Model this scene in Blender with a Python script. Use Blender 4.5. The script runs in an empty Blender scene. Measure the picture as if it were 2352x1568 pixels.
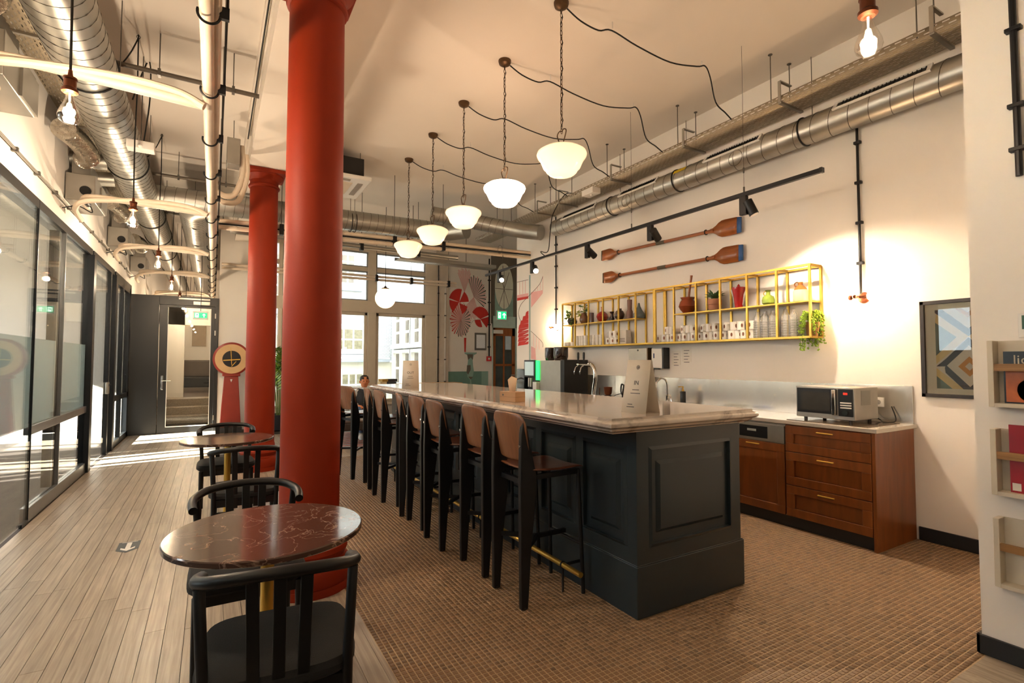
import bpy, bmesh, math, random
from math import sin, cos, pi, radians, sqrt, atan2
from mathutils import Vector, Matrix
import numpy as np
random.seed(7)
SC = bpy.context.scene
COL = SC.collection
# ------------------------------------------------------------------ camera
YAW, PITCH, ROLL, FPX, CH = 0.52952556, 0.03946867, 0.00114836, 1175.75, 1.42
_fw = Vector((sin(YAW)*cos(PITCH), cos(YAW)*cos(PITCH), sin(PITCH)))
_rt = Vector((cos(YAW), -sin(YAW), 0)); _up = _rt.cross(_fw)
_r = _rt*cos(ROLL)+_up*sin(ROLL); _u = -_rt*sin(ROLL)+_up*cos(ROLL)
cam_d = bpy.data.cameras.new('camera'); cam = bpy.data.objects.new('camera', cam_d); COL.objects.link(cam)
cam_d.sensor_width = 36; cam_d.lens = 36*FPX/2352; cam_d.clip_start = .05; cam_d.clip_end = 200
cam.matrix_world = Matrix(((_r.x, _u.x, -_fw.x, 0), (_r.y, _u.y, -_fw.y, 0), (_r.z, _u.z, -_fw.z, CH), (0, 0, 0, 1)))
SC.camera = cam
# ------------------------------------------------------------------ sky, sun, exposure
SKY_STR, SUN_STR, EXPOSURE = 3.1, 50.0, 1.46
W = bpy.data.worlds.new('sky'); SC.world = W; W.use_nodes = True
bg = W.node_tree.nodes['Background']; bg.inputs[0].default_value = (.86, .93, 1, 1); bg.inputs[1].default_value = SKY_STR
sun_d = bpy.data.lights.new('sun', 'SUN'); sun_d.energy = SUN_STR; sun_d.angle = radians(.6); sun_d.color = (1, .93, .82)
sun = bpy.data.objects.new('sun', sun_d); COL.objects.link(sun); sun.location = (-12, 6, 8)
sun.rotation_euler = Vector((1, .2, -.47)).to_track_quat('-Z', 'Y').to_euler()
SC.view_settings.view_transform = 'Standard'; SC.view_settings.look = 'None'
SC.view_settings.gamma = 1; SC.view_settings.use_curve_mapping = False; SC.view_settings.exposure = EXPOSURE
SC.cycles.use_denoising = True; SC.cycles.max_bounces = 8; SC.cycles.transparent_max_bounces = 16
SC.cycles.diffuse_bounces = 4; SC.cycles.glossy_bounces = 4; SC.cycles.sample_clamp_indirect = 8
SC.cycles.caustics_reflective = False; SC.cycles.caustics_refractive = False
# ------------------------------------------------------------------ pixel -> ray helpers (photo frame 2352 x 1568)
def ray(px, py): return _r*((px-1176)/FPX) - _u*((py-784)/FPX) + _fw
def onz(px, py, z): d = ray(px, py); t = (z-CH)/d.z; return Vector((d.x*t, d.y*t, z))
def onx(px, py, x): d = ray(px, py); t = x/d.x; return Vector((x, d.y*t, CH+d.z*t))
def ony(px, py, y): d = ray(px, py); t = y/d.y; return Vector((d.x*t, y, CH+d.z*t))
# ------------------------------------------------------------------ materials
def lin(h):
    h = h.lstrip('#'); o = []
    for i in (0, 2, 4):
        c = int(h[i:i+2], 16)/255; o.append(c/12.92 if c <= .04045 else ((c+.055)/1.055)**2.4)
    return (*o, 1)
MATS = {}
def mat(name, col, rough=.5, metal=0., var=.08, scale=6., bump=0., bscale=40., emit=None, estr=0., coat=0., spec=.5, stretch=(1, 1, 1), rvar=0., obj_rand=0., alpha=1.):
    m = bpy.data.materials.new(name); m.use_nodes = True; MATS[name] = m
    nt = m.node_tree; N = nt.nodes; L = nt.links; b = N['Principled BSDF']
    c = lin(col) if isinstance(col, str) else (*col, 1)
    tc = N.new('ShaderNodeTexCoord'); mp = N.new('ShaderNodeMapping'); L.new(tc.outputs['Object'], mp.inputs[0]); mp.inputs['Scale'].default_value = stretch
    nz = N.new('ShaderNodeTexNoise'); nz.inputs['Scale'].default_value = scale; nz.inputs['Detail'].default_value = 4; L.new(mp.outputs[0], nz.inputs[0])
    hs = N.new('ShaderNodeHueSaturation'); hs.inputs['Color'].default_value = c
    mr = N.new('ShaderNodeMapRange'); mr.inputs[1].default_value = .25; mr.inputs[2].default_value = .75; mr.inputs[3].default_value = 1-var; mr.inputs[4].default_value = 1+var
    L.new(nz.outputs[0], mr.inputs[0])
    if obj_rand:
        oi = N.new('ShaderNodeObjectInfo'); m2 = N.new('ShaderNodeMapRange'); m2.inputs[3].default_value = 1-obj_rand; m2.inputs[4].default_value = 1+obj_rand
        L.new(oi.outputs['Random'], m2.inputs[0]); mu = N.new('ShaderNodeMath'); mu.operation = 'MULTIPLY'; L.new(mr.outputs[0], mu.inputs[0]); L.new(m2.outputs[0], mu.inputs[1]); L.new(mu.outputs[0], hs.inputs['Value'])
    else: L.new(mr.outputs[0], hs.inputs['Value'])
    L.new(hs.outputs[0], b.inputs['Base Color'])
    b.inputs['Roughness'].default_value = rough; b.inputs['Metallic'].default_value = metal; b.inputs['Specular IOR Level'].default_value = spec
    if rvar:
        m3 = N.new('ShaderNodeMapRange'); m3.inputs[1].default_value = .25; m3.inputs[2].default_value = .75; m3.inputs[3].default_value = max(0, rough-rvar); m3.inputs[4].default_value = rough+rvar; L.new(nz.outputs[0], m3.inputs[0]); L.new(m3.outputs[0], b.inputs['Roughness'])
    if coat: b.inputs['Coat Weight'].default_value = coat; b.inputs['Coat Roughness'].default_value = .08
    if emit: b.inputs['Emission Color'].default_value = lin(emit) if isinstance(emit, str) else (*emit, 1); b.inputs['Emission Strength'].default_value = estr
    if bump:
        n2 = N.new('ShaderNodeTexNoise'); n2.inputs['Scale'].default_value = bscale; n2.inputs['Detail'].default_value = 3; L.new(mp.outputs[0], n2.inputs[0])
        bp = N.new('ShaderNodeBump'); bp.inputs['Strength'].default_value = bump; bp.inputs['Distance'].default_value = .01; L.new(n2.outputs[0], bp.inputs['Height']); L.new(bp.outputs[0], b.inputs['Normal'])
    return m
def glass(name, tint=(1, 1, 1), refl=1., rough=0.):
    m = bpy.data.materials.new(name); m.use_nodes = True; nt = m.node_tree; N = nt.nodes; L = nt.links; N.remove(N['Principled BSDF'])
    t = N.new('ShaderNodeBsdfTransparent'); t.inputs[0].default_value = (*tint, 1); g = N.new('ShaderNodeBsdfGlossy'); g.inputs['Roughness'].default_value = rough
    f = N.new('ShaderNodeFresnel'); f.inputs[0].default_value = 1.5; mu = N.new('ShaderNodeMath'); mu.operation = 'MULTIPLY'; mu.inputs[1].default_value = refl; mu.use_clamp = True
    L.new(f.outputs[0], mu.inputs[0]); x = N.new('ShaderNodeMixShader'); L.new(mu.outputs[0], x.inputs[0]); L.new(t.outputs[0], x.inputs[1]); L.new(g.outputs[0], x.inputs[2]); L.new(x.outputs[0], N['Material Output'].inputs[0])
    MATS[name] = m; return m
def grain(name, c1, c2, rough=.4, axis=1, obj_rand=.15, coat=0., fine=60.):
    """wood: long grain along an object axis"""
    m = mat(name, c1, rough, var=.10, scale=3, obj_rand=obj_rand, coat=coat); nt = m.node_tree; N = nt.nodes; L = nt.links; b = N['Principled BSDF']
    st = [fine]*3; st[axis] = 2.2
    mp = N.new('ShaderNodeMapping'); mp.inputs['Scale'].default_value = st; tc = N['Texture Coordinate']
    oi = N.new('ShaderNodeObjectInfo'); ad = N.new('ShaderNodeVectorMath'); ad.operation = 'ADD'; L.new(tc.outputs['Object'], ad.inputs[0]); L.new(oi.outputs['Location'], ad.inputs[1]); L.new(ad.outputs[0], mp.inputs[0])
    nz = N.new('ShaderNodeTexNoise'); nz.inputs['Scale'].default_value = 1.; nz.inputs['Detail'].default_value = 6; nz.inputs['Distortion'].default_value = .6; L.new(mp.outputs[0], nz.inputs[0])
    rp = N.new('ShaderNodeValToRGB'); rp.color_ramp.elements[0].position = .35; rp.color_ramp.elements[1].position = .68; rp.color_ramp.elements[0].color = lin(c2); rp.color_ramp.elements[1].color = lin(c1); L.new(nz.outputs[0], rp.inputs[0])
    L.new(rp.outputs[0], N['Hue/Saturation/Value'].inputs['Color'])
    bp = N.new('ShaderNodeBump'); bp.inputs['Strength'].default_value = .12; bp.inputs['Distance'].default_value = .004; L.new(nz.outputs[0], bp.inputs['Height']); L.new(bp.outputs[0], b.inputs['Normal'])
    return m
def marble(name, base, vein, rough=.12, scale=2.2, lo=.46, hi=.54):
    m = mat(name, base, rough, var=.04, coat=.3); nt = m.node_tree; N = nt.nodes; L = nt.links
    nz = N.new('ShaderNodeTexNoise'); nz.inputs['Scale'].default_value = scale; nz.inputs['Detail'].default_value = 9; nz.inputs['Distortion'].default_value = 1.4; L.new(N['Texture Coordinate'].outputs['Object'], nz.inputs[0])
    rp = N.new('ShaderNodeValToRGB'); e = rp.color_ramp.elements; e[0].position = lo; e[0].color = lin(base); e[1].position = hi; e[1].color = lin(base); k = e.new((lo+hi)/2); k.color = lin(vein)
    L.new(nz.outputs[0], rp.inputs[0]); L.new(rp.outputs[0], N['Hue/Saturation/Value'].inputs['Color']); return m
def perforated(name, base, a, b, pa, pb, la, lb):
    """steel sheet with real see-through slots in rows: a,b = object axes, pa,pb pitches, la,lb slot size"""
    m = mat(name, base, .45, .6, var=.08); nt = m.node_tree; N = nt.nodes; L = nt.links; P = N['Principled BSDF']
    sx = N.new('ShaderNodeSeparateXYZ'); L.new(N['Texture Coordinate'].outputs['Object'], sx.inputs[0])
    def mth(op, i, j=None):
        n = N.new('ShaderNodeMath'); n.operation = op
        for q, v in enumerate((i, j)):
            if v is None: continue
            if isinstance(v, (int, float)): n.inputs[q].default_value = v
            else: L.new(v, n.inputs[q])
        return n.outputs[0]
    u = mth('DIVIDE', sx.outputs[b], pb); row = mth('FLOOR', u); off = mth('MULTIPLY', mth('MODULO', mth('ABSOLUTE', row), 2.), .5)
    fu = mth('ABSOLUTE', mth('SUBTRACT', mth('FRACT', u), .5)); v = mth('ADD', mth('DIVIDE', sx.outputs[a], pa), off); fv = mth('ABSOLUTE', mth('SUBTRACT', mth('FRACT', v), .5))
    hole = mth('MULTIPLY', mth('LESS_THAN', fu, lb/pb/2), mth('LESS_THAN', fv, la/pa/2))
    tr = N.new('ShaderNodeBsdfTransparent'); x = N.new('ShaderNodeMixShader'); L.new(hole, x.inputs[0]); L.new(P.outputs[0], x.inputs[1]); L.new(tr.outputs[0], x.inputs[2]); L.new(x.outputs[0], N['Material Output'].inputs[0]); return m
def brickmat(name, c1, c2, mortar, scale, rough=.7):
    m = mat(name, c1, rough, var=.05); nt = m.node_tree; N = nt.nodes; L = nt.links
    br = N.new('ShaderNodeTexBrick'); br.inputs['Color1'].default_value = lin(c1); br.inputs['Color2'].default_value = lin(c2); br.inputs['Mortar'].default_value = lin(mortar)
    br.inputs['Scale'].default_value = scale; br.inputs['Mortar Size'].default_value = .02; br.inputs['Brick Width'].default_value = .5; br.inputs['Row Height'].default_value = .22
    sx = N.new('ShaderNodeSeparateXYZ'); L.new(N['Texture Coordinate'].outputs['Object'], sx.inputs[0]); ad = N.new('ShaderNodeMath'); ad.operation = 'ADD'; L.new(sx.outputs[0], ad.inputs[0]); L.new(sx.outputs[1], ad.inputs[1])
    cx = N.new('ShaderNodeCombineXYZ'); L.new(ad.outputs[0], cx.inputs[0]); L.new(sx.outputs[2], cx.inputs[1]); L.new(cx.outputs[0], br.inputs[0]); L.new(br.outputs[0], N['Hue/Saturation/Value'].inputs['Color']); return m
wall_m = mat('white_plaster', '#ece6de', .85, var=.02, scale=2, bump=.03, bscale=90)
ceil_m = mat('ceiling_plaster', '#ece3d8', .9, var=.02, scale=1.5)
dark_base = mat('black_skirting', '#14171c', .45)
grout_m = mat('floor_grout', '#b59c7c', .75, var=.12, scale=30)
tile_m = mat('mosaic_tile', '#7c6044', .42, var=.28, scale=22, rvar=.12)
plank_m = grain('oak_plank', '#a89a88', '#897b6b', .36, 1, .13)
red_m = mat('red_column_paint', '#8a280c', .55, spec=.22, var=.03, bump=.05, bscale=120)
bar_m = mat('slate_blue_paint', '#232d32', .3, var=.05, scale=3)
marble_m = marble('pale_marble', '#cdc2b6', '#a89d92', .08)
tab_m = marble('brown_marble', '#4b372f', '#8d7160', .14, 5, .487, .513)
black_m = mat('black_metal', '#101114', .42, .3, var=.1)
blackw_m = mat('black_lacquered_wood', '#080809', .42, var=.1, coat=.05, spec=.35)
fabric_m = mat('black_upholstery', '#0b0a0a', .9, var=.15, scale=40, bump=.2, bscale=300)
brass_m = mat('brass', '#d0a852', .3, .9, var=.1, scale=12)
gold_m = mat('brushed_gold_steel', '#c9a64e', .34, .85, var=.12, scale=14)
bronze_m = mat('aged_bronze', '#5b4632', .4, .8, var=.15)
copper_m = mat('copper_socket', '#6e3f2a', .38, .8, var=.15)
duct_m = mat('galvanised_duct', '#a9a7a0', .38, .9, var=.14, scale=5, rvar=.08)
seam_m = mat('duct_seam', '#5c5850', .45, .8)
steel_m = mat('stainless_steel', '#e6e1d8', .24, .88, var=.02, scale=3, bump=.5, bscale=2.2, stretch=(1, 2.5, .35))
steel2_m = mat('satin_steel', '#a8a49c', .35, .9, var=.06)
worktop_m = mat('brushed_worktop_steel', '#d6cfc4', .2, .45, var=.03)
chrome_m = mat('chrome', '#d8d8d8', .07, 1, var=.02)
white_m = mat('white_enamel', '#e6e3de', .4, var=.02)
pipe_m = mat('cream_pipe_paint', '#d8c7b2', .55, var=.06, scale=9)
rod_m = mat('threaded_rod', '#6a6660', .45, .8)
stool_back_m = grain('walnut_veneer', '#845637', '#734a2f', .38, 2, .06, .15, 40)
stool_seat_m = grain('dark_walnut_veneer', '#693a22', '#522b19', .3, 0, .06, .3, 40)
cab_m = grain('cherry_cabinet', '#7b4216', '#66360f', .38, 2, .05, .1, 16)
oar_m = grain('varnished_oar', '#a8622f', '#86471f', .3, 1, .05, .4, 30)
cord_m = mat('black_cord', '#0c0c0c', .6)
pane_m = glass('window_glass', (.97, .99, .98), 1.0)
part_m = glass('partition_glass', (.95, .98, .97), .55)
bulb_m = glass('clear_bulb_glass', (1, .97, .92), .5)
cup_m = mat('white_porcelain', '#e4dfd6', .2, var=.02, coat=.3)
black_plastic = mat('black_plastic', '#0f1012', .3, var=.05)
frost_m = mat('frosted_film', '#dfe8e6', .5, var=.01); 
def _frost():
    nt = frost_m.node_tree; N = nt.nodes; L = nt.links; t = N.new('ShaderNodeBsdfTranslucent'); t.inputs[0].default_value = (.75, .82, .8, 1); x = N.new('ShaderNodeMixShader'); x.inputs[0].default_value = .5
    L.new(N['Principled BSDF'].outputs[0], x.inputs[1]); L.new(t.outputs[0], x.inputs[2]); L.new(x.outputs[0], N['Material Output'].inputs[0])
_frost()
# ------------------------------------------------------------------ mesh building
class MB:
    def __init__(s): s.v = []; s.f = []
    def add(s, vs, fs): o = len(s.v); s.v += [Vector(p) for p in vs]; s.f += [tuple(o+i for i in f) for f in fs]; return s
    def box(s, x0, x1, y0, y1, z0, z1):
        return s.add([(x0, y0, z0), (x1, y0, z0), (x1, y1, z0), (x0, y1, z0), (x0, y0, z1), (x1, y0, z1), (x1, y1, z1), (x0, y1, z1)], [(3, 2, 1, 0), (4, 5, 6, 7), (0, 1, 5, 4), (1, 2, 6, 5), (2, 3, 7, 6), (3, 0, 4, 7)])
    def obox(s, c, sx, sy, sz, rot=None):
        c = Vector(c); R = rot or Matrix.Identity(3); b = MB().box(-sx/2, sx/2, -sy/2, sy/2, -sz/2, sz/2); return s.add([c+R@p for p in b.v], b.f)
    def bar(s, p, q, w, h, up=(0, 0, 1)):
        p, q = Vector(p), Vector(q); d = (q-p).normalized(); u = Vector(up); sd = d.cross(u)
        if sd.length < 1e-5: sd = d.cross(Vector((1, 0, 0)))
        sd.normalize(); u = sd.cross(d); vs = []
        for e in (p, q): vs += [e-sd*w/2-u*h/2, e+sd*w/2-u*h/2, e+sd*w/2+u*h/2, e-sd*w/2+u*h/2]
        return s.add(vs, [(3, 2, 1, 0), (4, 5, 6, 7), (0, 1, 5, 4), (1, 2, 6, 5), (2, 3, 7, 6), (3, 0, 4, 7)])
    def tube(s, pts, r, n=10, closed=False, caps=True):
        pts = [Vector(p) for p in pts]; m = len(pts); rs = r if isinstance(r, (list, tuple)) else [r]*m; o = len(s.v); ref = None
        for i, p in enumerate(pts):
            if closed: t = pts[(i+1) % m]-pts[i-1]
            else: t = pts[min(i+1, m-1)]-pts[max(i-1, 0)]
            t.normalize()
            if ref is None:
                ref = Vector((0, 0, 1)) if abs(t.z) < .9 else Vector((1, 0, 0))
            a = t.cross(ref); 
            if a.length < 1e-6: a = t.cross(Vector((0, 1, 0)))
            a.normalize(); b = a.cross(t).normalized(); ref = b
            for k in range(n): an = 2*pi*k/n; s.v.append(p+(a*cos(an)+b*sin(an))*rs[i])
        for i in range(m if closed else m-1):
            j = (i+1) % m
            for k in range(n): l = (k+1) % n; s.f.append((o+i*n+k, o+j*n+k, o+j*n+l, o+i*n+l))
        if caps and not closed: s.f.append(tuple(o+k for k in range(n))); s.f.append(tuple(o+(m-1)*n+k for k in range(n-1, -1, -1)))
        return s
    def cyl(s, p, q, r, r2=None, n=16): return s.tube([p, q], [r, r if r2 is None else r2], n)
    def lathe(s, prof, c=(0, 0, 0), n=28, axis=2):
        c = Vector(c); o = len(s.v); m = len(prof)
        for r, z in prof:
            for k in range(n):
                a = 2*pi*k/n; p = (r*cos(a), r*sin(a), z); p = p if axis == 2 else ((p[2], p[0], p[1]) if axis == 0 else (p[0], p[2], p[1])); s.v.append(c+Vector(p))
        for i in range(m-1):
            for k in range(n): l = (k+1) % n; s.f.append((o+i*n+k, o+i*n+l, o+(i+1)*n+l, o+(i+1)*n+k))
        if prof[0][0] > 1e-6: s.f.append(tuple(o+k for k in range(n-1, -1, -1)))
        if prof[-1][0] > 1e-6: s.f.append(tuple(o+(m-1)*n+k for k in range(n)))
        return s
    def prism(s, poly, vec):
        poly = [Vector(p) for p in poly]; vec = Vector(vec); n = len(poly); o = len(s.v); s.v += poly+[p+vec for p in poly]
        s.f.append(tuple(o+i for i in range(n-1, -1, -1))); s.f.append(tuple(o+n+i for i in range(n)))
        for i in range(n): j = (i+1) % n; s.f.append((o+i, o+j, o+n+j, o+n+i))
        return s
    def sphere(s, c, r, nu=16, nv=10, sz=1.): return s.lathe([(max(1e-7, r*sin(pi*i/nv)), -r*cos(pi*i/nv)*sz) for i in range(nv+1)], c, nu)
    def torus(s, c, R, r, n=20, k=6, ax=None, bx=None, a0=0, a1=2*pi):
        ax = Vector(ax or (1, 0, 0)); bx = Vector(bx or (0, 1, 0)); full = abs(a1-a0-2*pi) < 1e-6; m = n if full else n+1
        return s.tube([Vector(c)+(ax*cos(a0+(a1-a0)*i/n)+bx*sin(a0+(a1-a0)*i/n))*R for i in range(m)], r, k, closed=full)
    def strip(s, rows):  # grid of points -> quads
        o = len(s.v); w = len(rows[0])
        for r in rows: s.v += [Vector(p) for p in r]
        for i in range(len(rows)-1):
            for k in range(w-1): s.f.append((o+i*w+k, o+i*w+k+1, o+(i+1)*w+k+1, o+(i+1)*w+k))
        return s
def mesh(name, mb, m, sharp=32, off=None):
    me = bpy.data.meshes.new(name); vs = mb.v if off is None else [p-off for p in mb.v]
    me.from_pydata([tuple(p) for p in vs], [], mb.f); me.update()
    me.shade_smooth() if hasattr(me, 'shade_smooth') else None
    try: me.set_sharp_from_angle(angle=radians(sharp))
    except Exception: pass
    if m: me.materials.append(m)
    return me
def obj(name, mb, m, parent=None, bevel=0., world=False, solid=0., sub=0):
    """one mesh object; world=True: vertices are given in world space and the parent is an unrotated Empty/object"""
    off = None
    if parent is not None and world: off = wloc(parent)
    if parent is None:
        cs = [sum(p[i] for p in mb.v)/len(mb.v) for i in range(2)]; off = Vector((cs[0], cs[1], min(p.z for p in mb.v)))
    o = bpy.data.objects.new(name, mesh(name, mb, m, off=off)); COL.objects.link(o)
    if parent is not None: o.parent = parent
    else: o.location = off
    if solid: md = o.modifiers.new('thickness', 'SOLIDIFY'); md.thickness = solid; md.offset = 0
    if bevel: md = o.modifiers.new('bevel', 'BEVEL'); md.width = bevel; md.segments = 2; md.limit_method = 'ANGLE'; md.angle_limit = radians(40)
    if sub: md = o.modifiers.new('smooth', 'SUBSURF'); md.levels = sub; md.render_levels = sub
    return o
def wloc(o):
    p = Vector((0, 0, 0))
    while o is not None: p = p+o.location; o = o.parent
    return p
def tag(o, label, cat, group=None):
    o['label'] = label; o['category'] = cat
    if group: o['group'] = group
    return o
def thing(name, label, cat, loc=(0, 0, 0), rz=0., group=None):
    o = bpy.data.objects.new(name, None); COL.objects.link(o); o.location = loc; o.rotation_euler = (0, 0, rz); o.empty_display_size = .1; return tag(o, label, cat, group)
def struct(name, mb, m, parent=None, **k):
    o = obj(name, mb, m, parent, world=True, **k)
    if parent is None: o['kind'] = 'structure'
    return o
def copy_tree(o, parent=None):
    c = o.copy(); COL.objects.link(c); c.parent = parent
    for ch in list(o.children): copy_tree(ch, c)
    return c
def place(proto, loc, rz=None, label=None, group=None):
    o = copy_tree(proto); o.location = loc
    if rz is not None: o.rotation_euler = (0, 0, rz)
    if label: o['label'] = label
    if group: o['group'] = group
    return o
def piece(name, me, parent, loc=(0, 0, 0), scale=None, rot=None):
    o = bpy.data.objects.new(name, me); COL.objects.link(o); o.parent = parent; o.location = loc
    if scale: o.scale = scale
    if rot: o.rotation_euler = rot
    return o
def lamp(name, loc, watts, col, r=.03, parent=None, spot=None, aim=None):
    d = bpy.data.lights.new(name, 'SPOT' if spot else 'POINT'); d.energy = watts; d.color = col; d.shadow_soft_size = r
    o = bpy.data.objects.new(name, d); COL.objects.link(o); o.location = loc; o.parent = parent
    if spot: d.spot_size = radians(spot); d.spot_blend = .5; o.rotation_euler = Vector(aim).to_track_quat('-Z', 'Y').to_euler()
    return o
def text(name, s, size, m, parent, loc, rot, align='CENTER'):
    cu = bpy.data.curves.new(name, 'FONT'); cu.body = s; cu.size = size; cu.extrude = .0004; cu.align_x = align; cu.align_y = 'CENTER'; cu.resolution_u = 3
    t = bpy.data.objects.new(name, cu); COL.objects.link(t); dg = bpy.context.evaluated_depsgraph_get(); me = bpy.data.meshes.new_from_object(t.evaluated_get(dg)); bpy.data.objects.remove(t)
    me.materials.clear(); me.materials.append(m); o = bpy.data.objects.new(name, me); COL.objects.link(o); o.parent = parent; o.location = loc
    o.rotation_euler = rot if not isinstance(rot, Matrix) else rot.to_euler(); return o
def catenary(p, q, sag, n=10):
    p, q = Vector(p), Vector(q); return [p.lerp(q, i/n)+Vector((0, 0, -4*sag*(i/n)*(1-i/n))) for i in range(n+1)]
def smooth(pts, n=6):
    """Catmull-Rom through points"""
    P = [Vector(p) for p in pts]; out = []
    for i in range(len(P)-1):
        a, b, c, d = P[max(i-1, 0)], P[i], P[i+1], P[min(i+2, len(P)-1)]
        for k in range(n):
            t = k/n; out.append(.5*((2*b)+(c-a)*t+(2*a-5*b+4*c-d)*t*t+(3*b-a-3*c+d)*t**3))
    return out+[P[-1]]
# ================================================================== the setting
H = 4.35; XL = -1.40; XR = 4.94; YF = 12.2
def setting(name, loc=(0, 0, 0)):
    o = bpy.data.objects.new(name, None); COL.objects.link(o); o.location = loc; o['kind'] = 'structure'; return o
floor = struct('floor', MB().box(-5.6, 8.2, -3.2, 12.45, -.16, -.006).box(-1.6, .3, 12.45, 21.2, -.16, -.006), mat('floor_underlay', '#2a1f16', .8))
# ---- oak planks, each a piece of the floor
PW = .0902; plank_len = (1.2, 1.5, 1.8, 2.1)
plank_me = {L: mesh('plank', MB().add([(0, 0, 0), (PW-.0017, 0, 0), (PW-.0017, L-.0017, 0), (0, L-.0017, 0), (.0006, .0006, .0058), (PW-.0023, .0006, .0058), (PW-.0023, L-.0023, .0058), (.0006, L-.0023, .0058)], [(4, 5, 6, 7), (0, 1, 5, 4), (1, 2, 6, 5), (2, 3, 7, 6), (3, 0, 4, 7)]), plank_m) for L in plank_len}
fl = wloc(floor)
def planks(x0, nrow, y0, y1, seed):
    rg = random.Random(seed)
    for i in range(nrow):
        y = y0-rg.random()*1.2; x = x0+i*PW
        while y < y1-.02:
            L = rg.choice(plank_len); a = max(y, y0); b = min(y+L, y1)
            if b-a > .06: piece('plank', plank_me[L], floor, Vector((x, a, -.006))-fl, scale=(1, (b-a)/L, 1))
            y += L
planks(-.727-7*PW, 16, .9, YF, 3)
planks(-.727+9*PW, 7, 1.4, 7.9, 4)
planks(.76, 46, 7.92, YF-1.2, 9)
planks(2.40, 10, .35, 1.03, 5)
struct('trim_1', MB().box(.715, .742, .9, 7.9, -.02, .001), plank_m)
# ---- brown mosaic, one mesh of tiles plus the nearest ones singly
TP = .0288; tx0, ty0 = .745, 1.035
nx, ny = int((XR-tx0)/TP), int((7.9-ty0)/TP)
mos = struct('mosaic_floor', MB().box(tx0-.003, XR, ty0-.005, 7.9, -.05, -.0028), grout_m)
def _tilevar():
    N = tile_m.node_tree.nodes; L = tile_m.node_tree.links; g = N.new('ShaderNodeNewGeometry'); hs = N['Hue/Saturation/Value']
    m2 = N.new('ShaderNodeMapRange'); m2.inputs[3].default_value = .78; m2.inputs[4].default_value = 1.18; L.new(g.outputs['Random Per Island'], m2.inputs[0])
    mu = N.new('ShaderNodeMath'); mu.operation = 'MULTIPLY'; L.new(hs.inputs['Value'].links[0].from_socket, mu.inputs[0]); L.new(m2.outputs[0], mu.inputs[1]); L.new(mu.outputs[0], hs.inputs['Value'])
_tilevar()
t = (TP-.0055)/2
tv = np.array([(-t, -t, -.004), (t, -t, -.004), (t, t, -.004), (-t, t, -.004), (-t+.0014, -t+.0014, 0), (t-.0014, -t+.0014, 0), (t-.0014, t-.0014, 0), (-t+.0014, t-.0014, 0)])
tf = np.array([(4, 5, 6, 7), (0, 1, 5, 4), (1, 2, 6, 5), (2, 3, 7, 6), (3, 0, 4, 7)])
ii, jj = np.meshgrid(np.arange(nx), np.arange(ny), indexing='ij'); cx = tx0+(ii.ravel()+.5)*TP; cy = ty0+(jj.ravel()+.5)*TP
keep = ~((cx > 2.1) & (cx < 2.9) & (cy > 2.2) & (cy < 6.6)) & ~((cx > 4.4) & (cy > 2.02)) & ~((cx > 3.0) & (cy > 4.2))
cx, cy = cx[keep], cy[keep]
dep = cx*_fw.x+cy*_fw.y-CH*_fw.z; u = (cx*_r.x+cy*_r.y-CH*_r.z)/dep*FPX; v = -(cx*_u.x+cy*_u.y-CH*_u.z)/dep*FPX
inv = (np.abs(u) < 1176) & (v < 784) & (dep > 0) & ~((u+1176 < 830) & (v+784 < 1400)); order = np.argsort(np.where(inv, dep, 1e9)); near = order[:300]; rest = np.setdiff1d(np.arange(len(cx)), near)
off = wloc(mos)
rng = np.random.default_rng(2)
c3 = np.stack([cx[rest]-off.x, cy[rest]-off.y, rng.uniform(-.0006, .0006, len(rest))-off.z], 1)
V = (c3[:, None, :]+tv[None]).reshape(-1, 3); F = (np.arange(len(rest))[:, None, None]*8+tf[None]).reshape(-1, 4)
me = bpy.data.meshes.new('mosaic_tile'); me.vertices.add(len(V)); me.vertices.foreach_set('co', V.ravel()); me.loops.add(F.size); me.loops.foreach_set('vertex_index', F.ravel().astype(np.int32)); me.polygons.add(len(F)); me.polygons.foreach_set('loop_start', np.arange(0, F.size, 4, dtype=np.int32)); me.update(calc_edges=True); me.materials.append(tile_m)
o = bpy.data.objects.new('mosaic_tiling', me); COL.objects.link(o); o.parent = mos; o['kind'] = 'stuff'
tile_me = mesh('tile', MB().add([tuple(p) for p in tv], [tuple(f) for f in tf]), tile_m)
for k in near: piece('tile', tile_me, mos, Vector((cx[k], cy[k], rng.uniform(-.0006, .0006)))-off)
# ---- walls, ceiling, beams
struct('wall_right', MB().box(XR, XR+.16, 1.0, 8.26, -.01, H), wall_m)
struct('wall_near', MB().box(3.29, 5.1, -3.0, 1.05, -.01, H), wall_m)
struct('wall_back', MB().box(-5.6, 3.4, -3.2, -3.0, -.01, H), wall_m)
struct('wall_alcove', MB().box(5.1, 8.2, 8.1, 8.26, -.01, H), wall_m)
struct('wall_end', MB().box(8.0, 8.2, 8.26, YF, -.01, H), wall_m)
struct('baseboard_right', MB().box(XR-.016, XR, 1.05, 1.945, 0, .104), dark_base, bevel=.003)
struct('baseboard_near', MB().box(3.272, 3.29, -3, 1.066, 0, .09).box(3.272, 4.9, 1.05, 1.066, 0, .09), dark_base, bevel=.003)
struct('ceiling', MB().box(-5.6, 8.2, -3.2, 12.45, H, H+.2).box(-1.6, .3, 12.45, 21.2, H, H+.2), ceil_m)
struct('beam_1', MB().box(.36, .80, -3, YF, 3.965, H).box(.31, .85, -3, YF, 4.24, H).box(.335, .825, -3, YF, 4.2, 4.24), ceil_m)
struct('wall_left', MB().box(XL-.2, XL, -3, 21.2, 2.875, H), wall_m)
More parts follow.
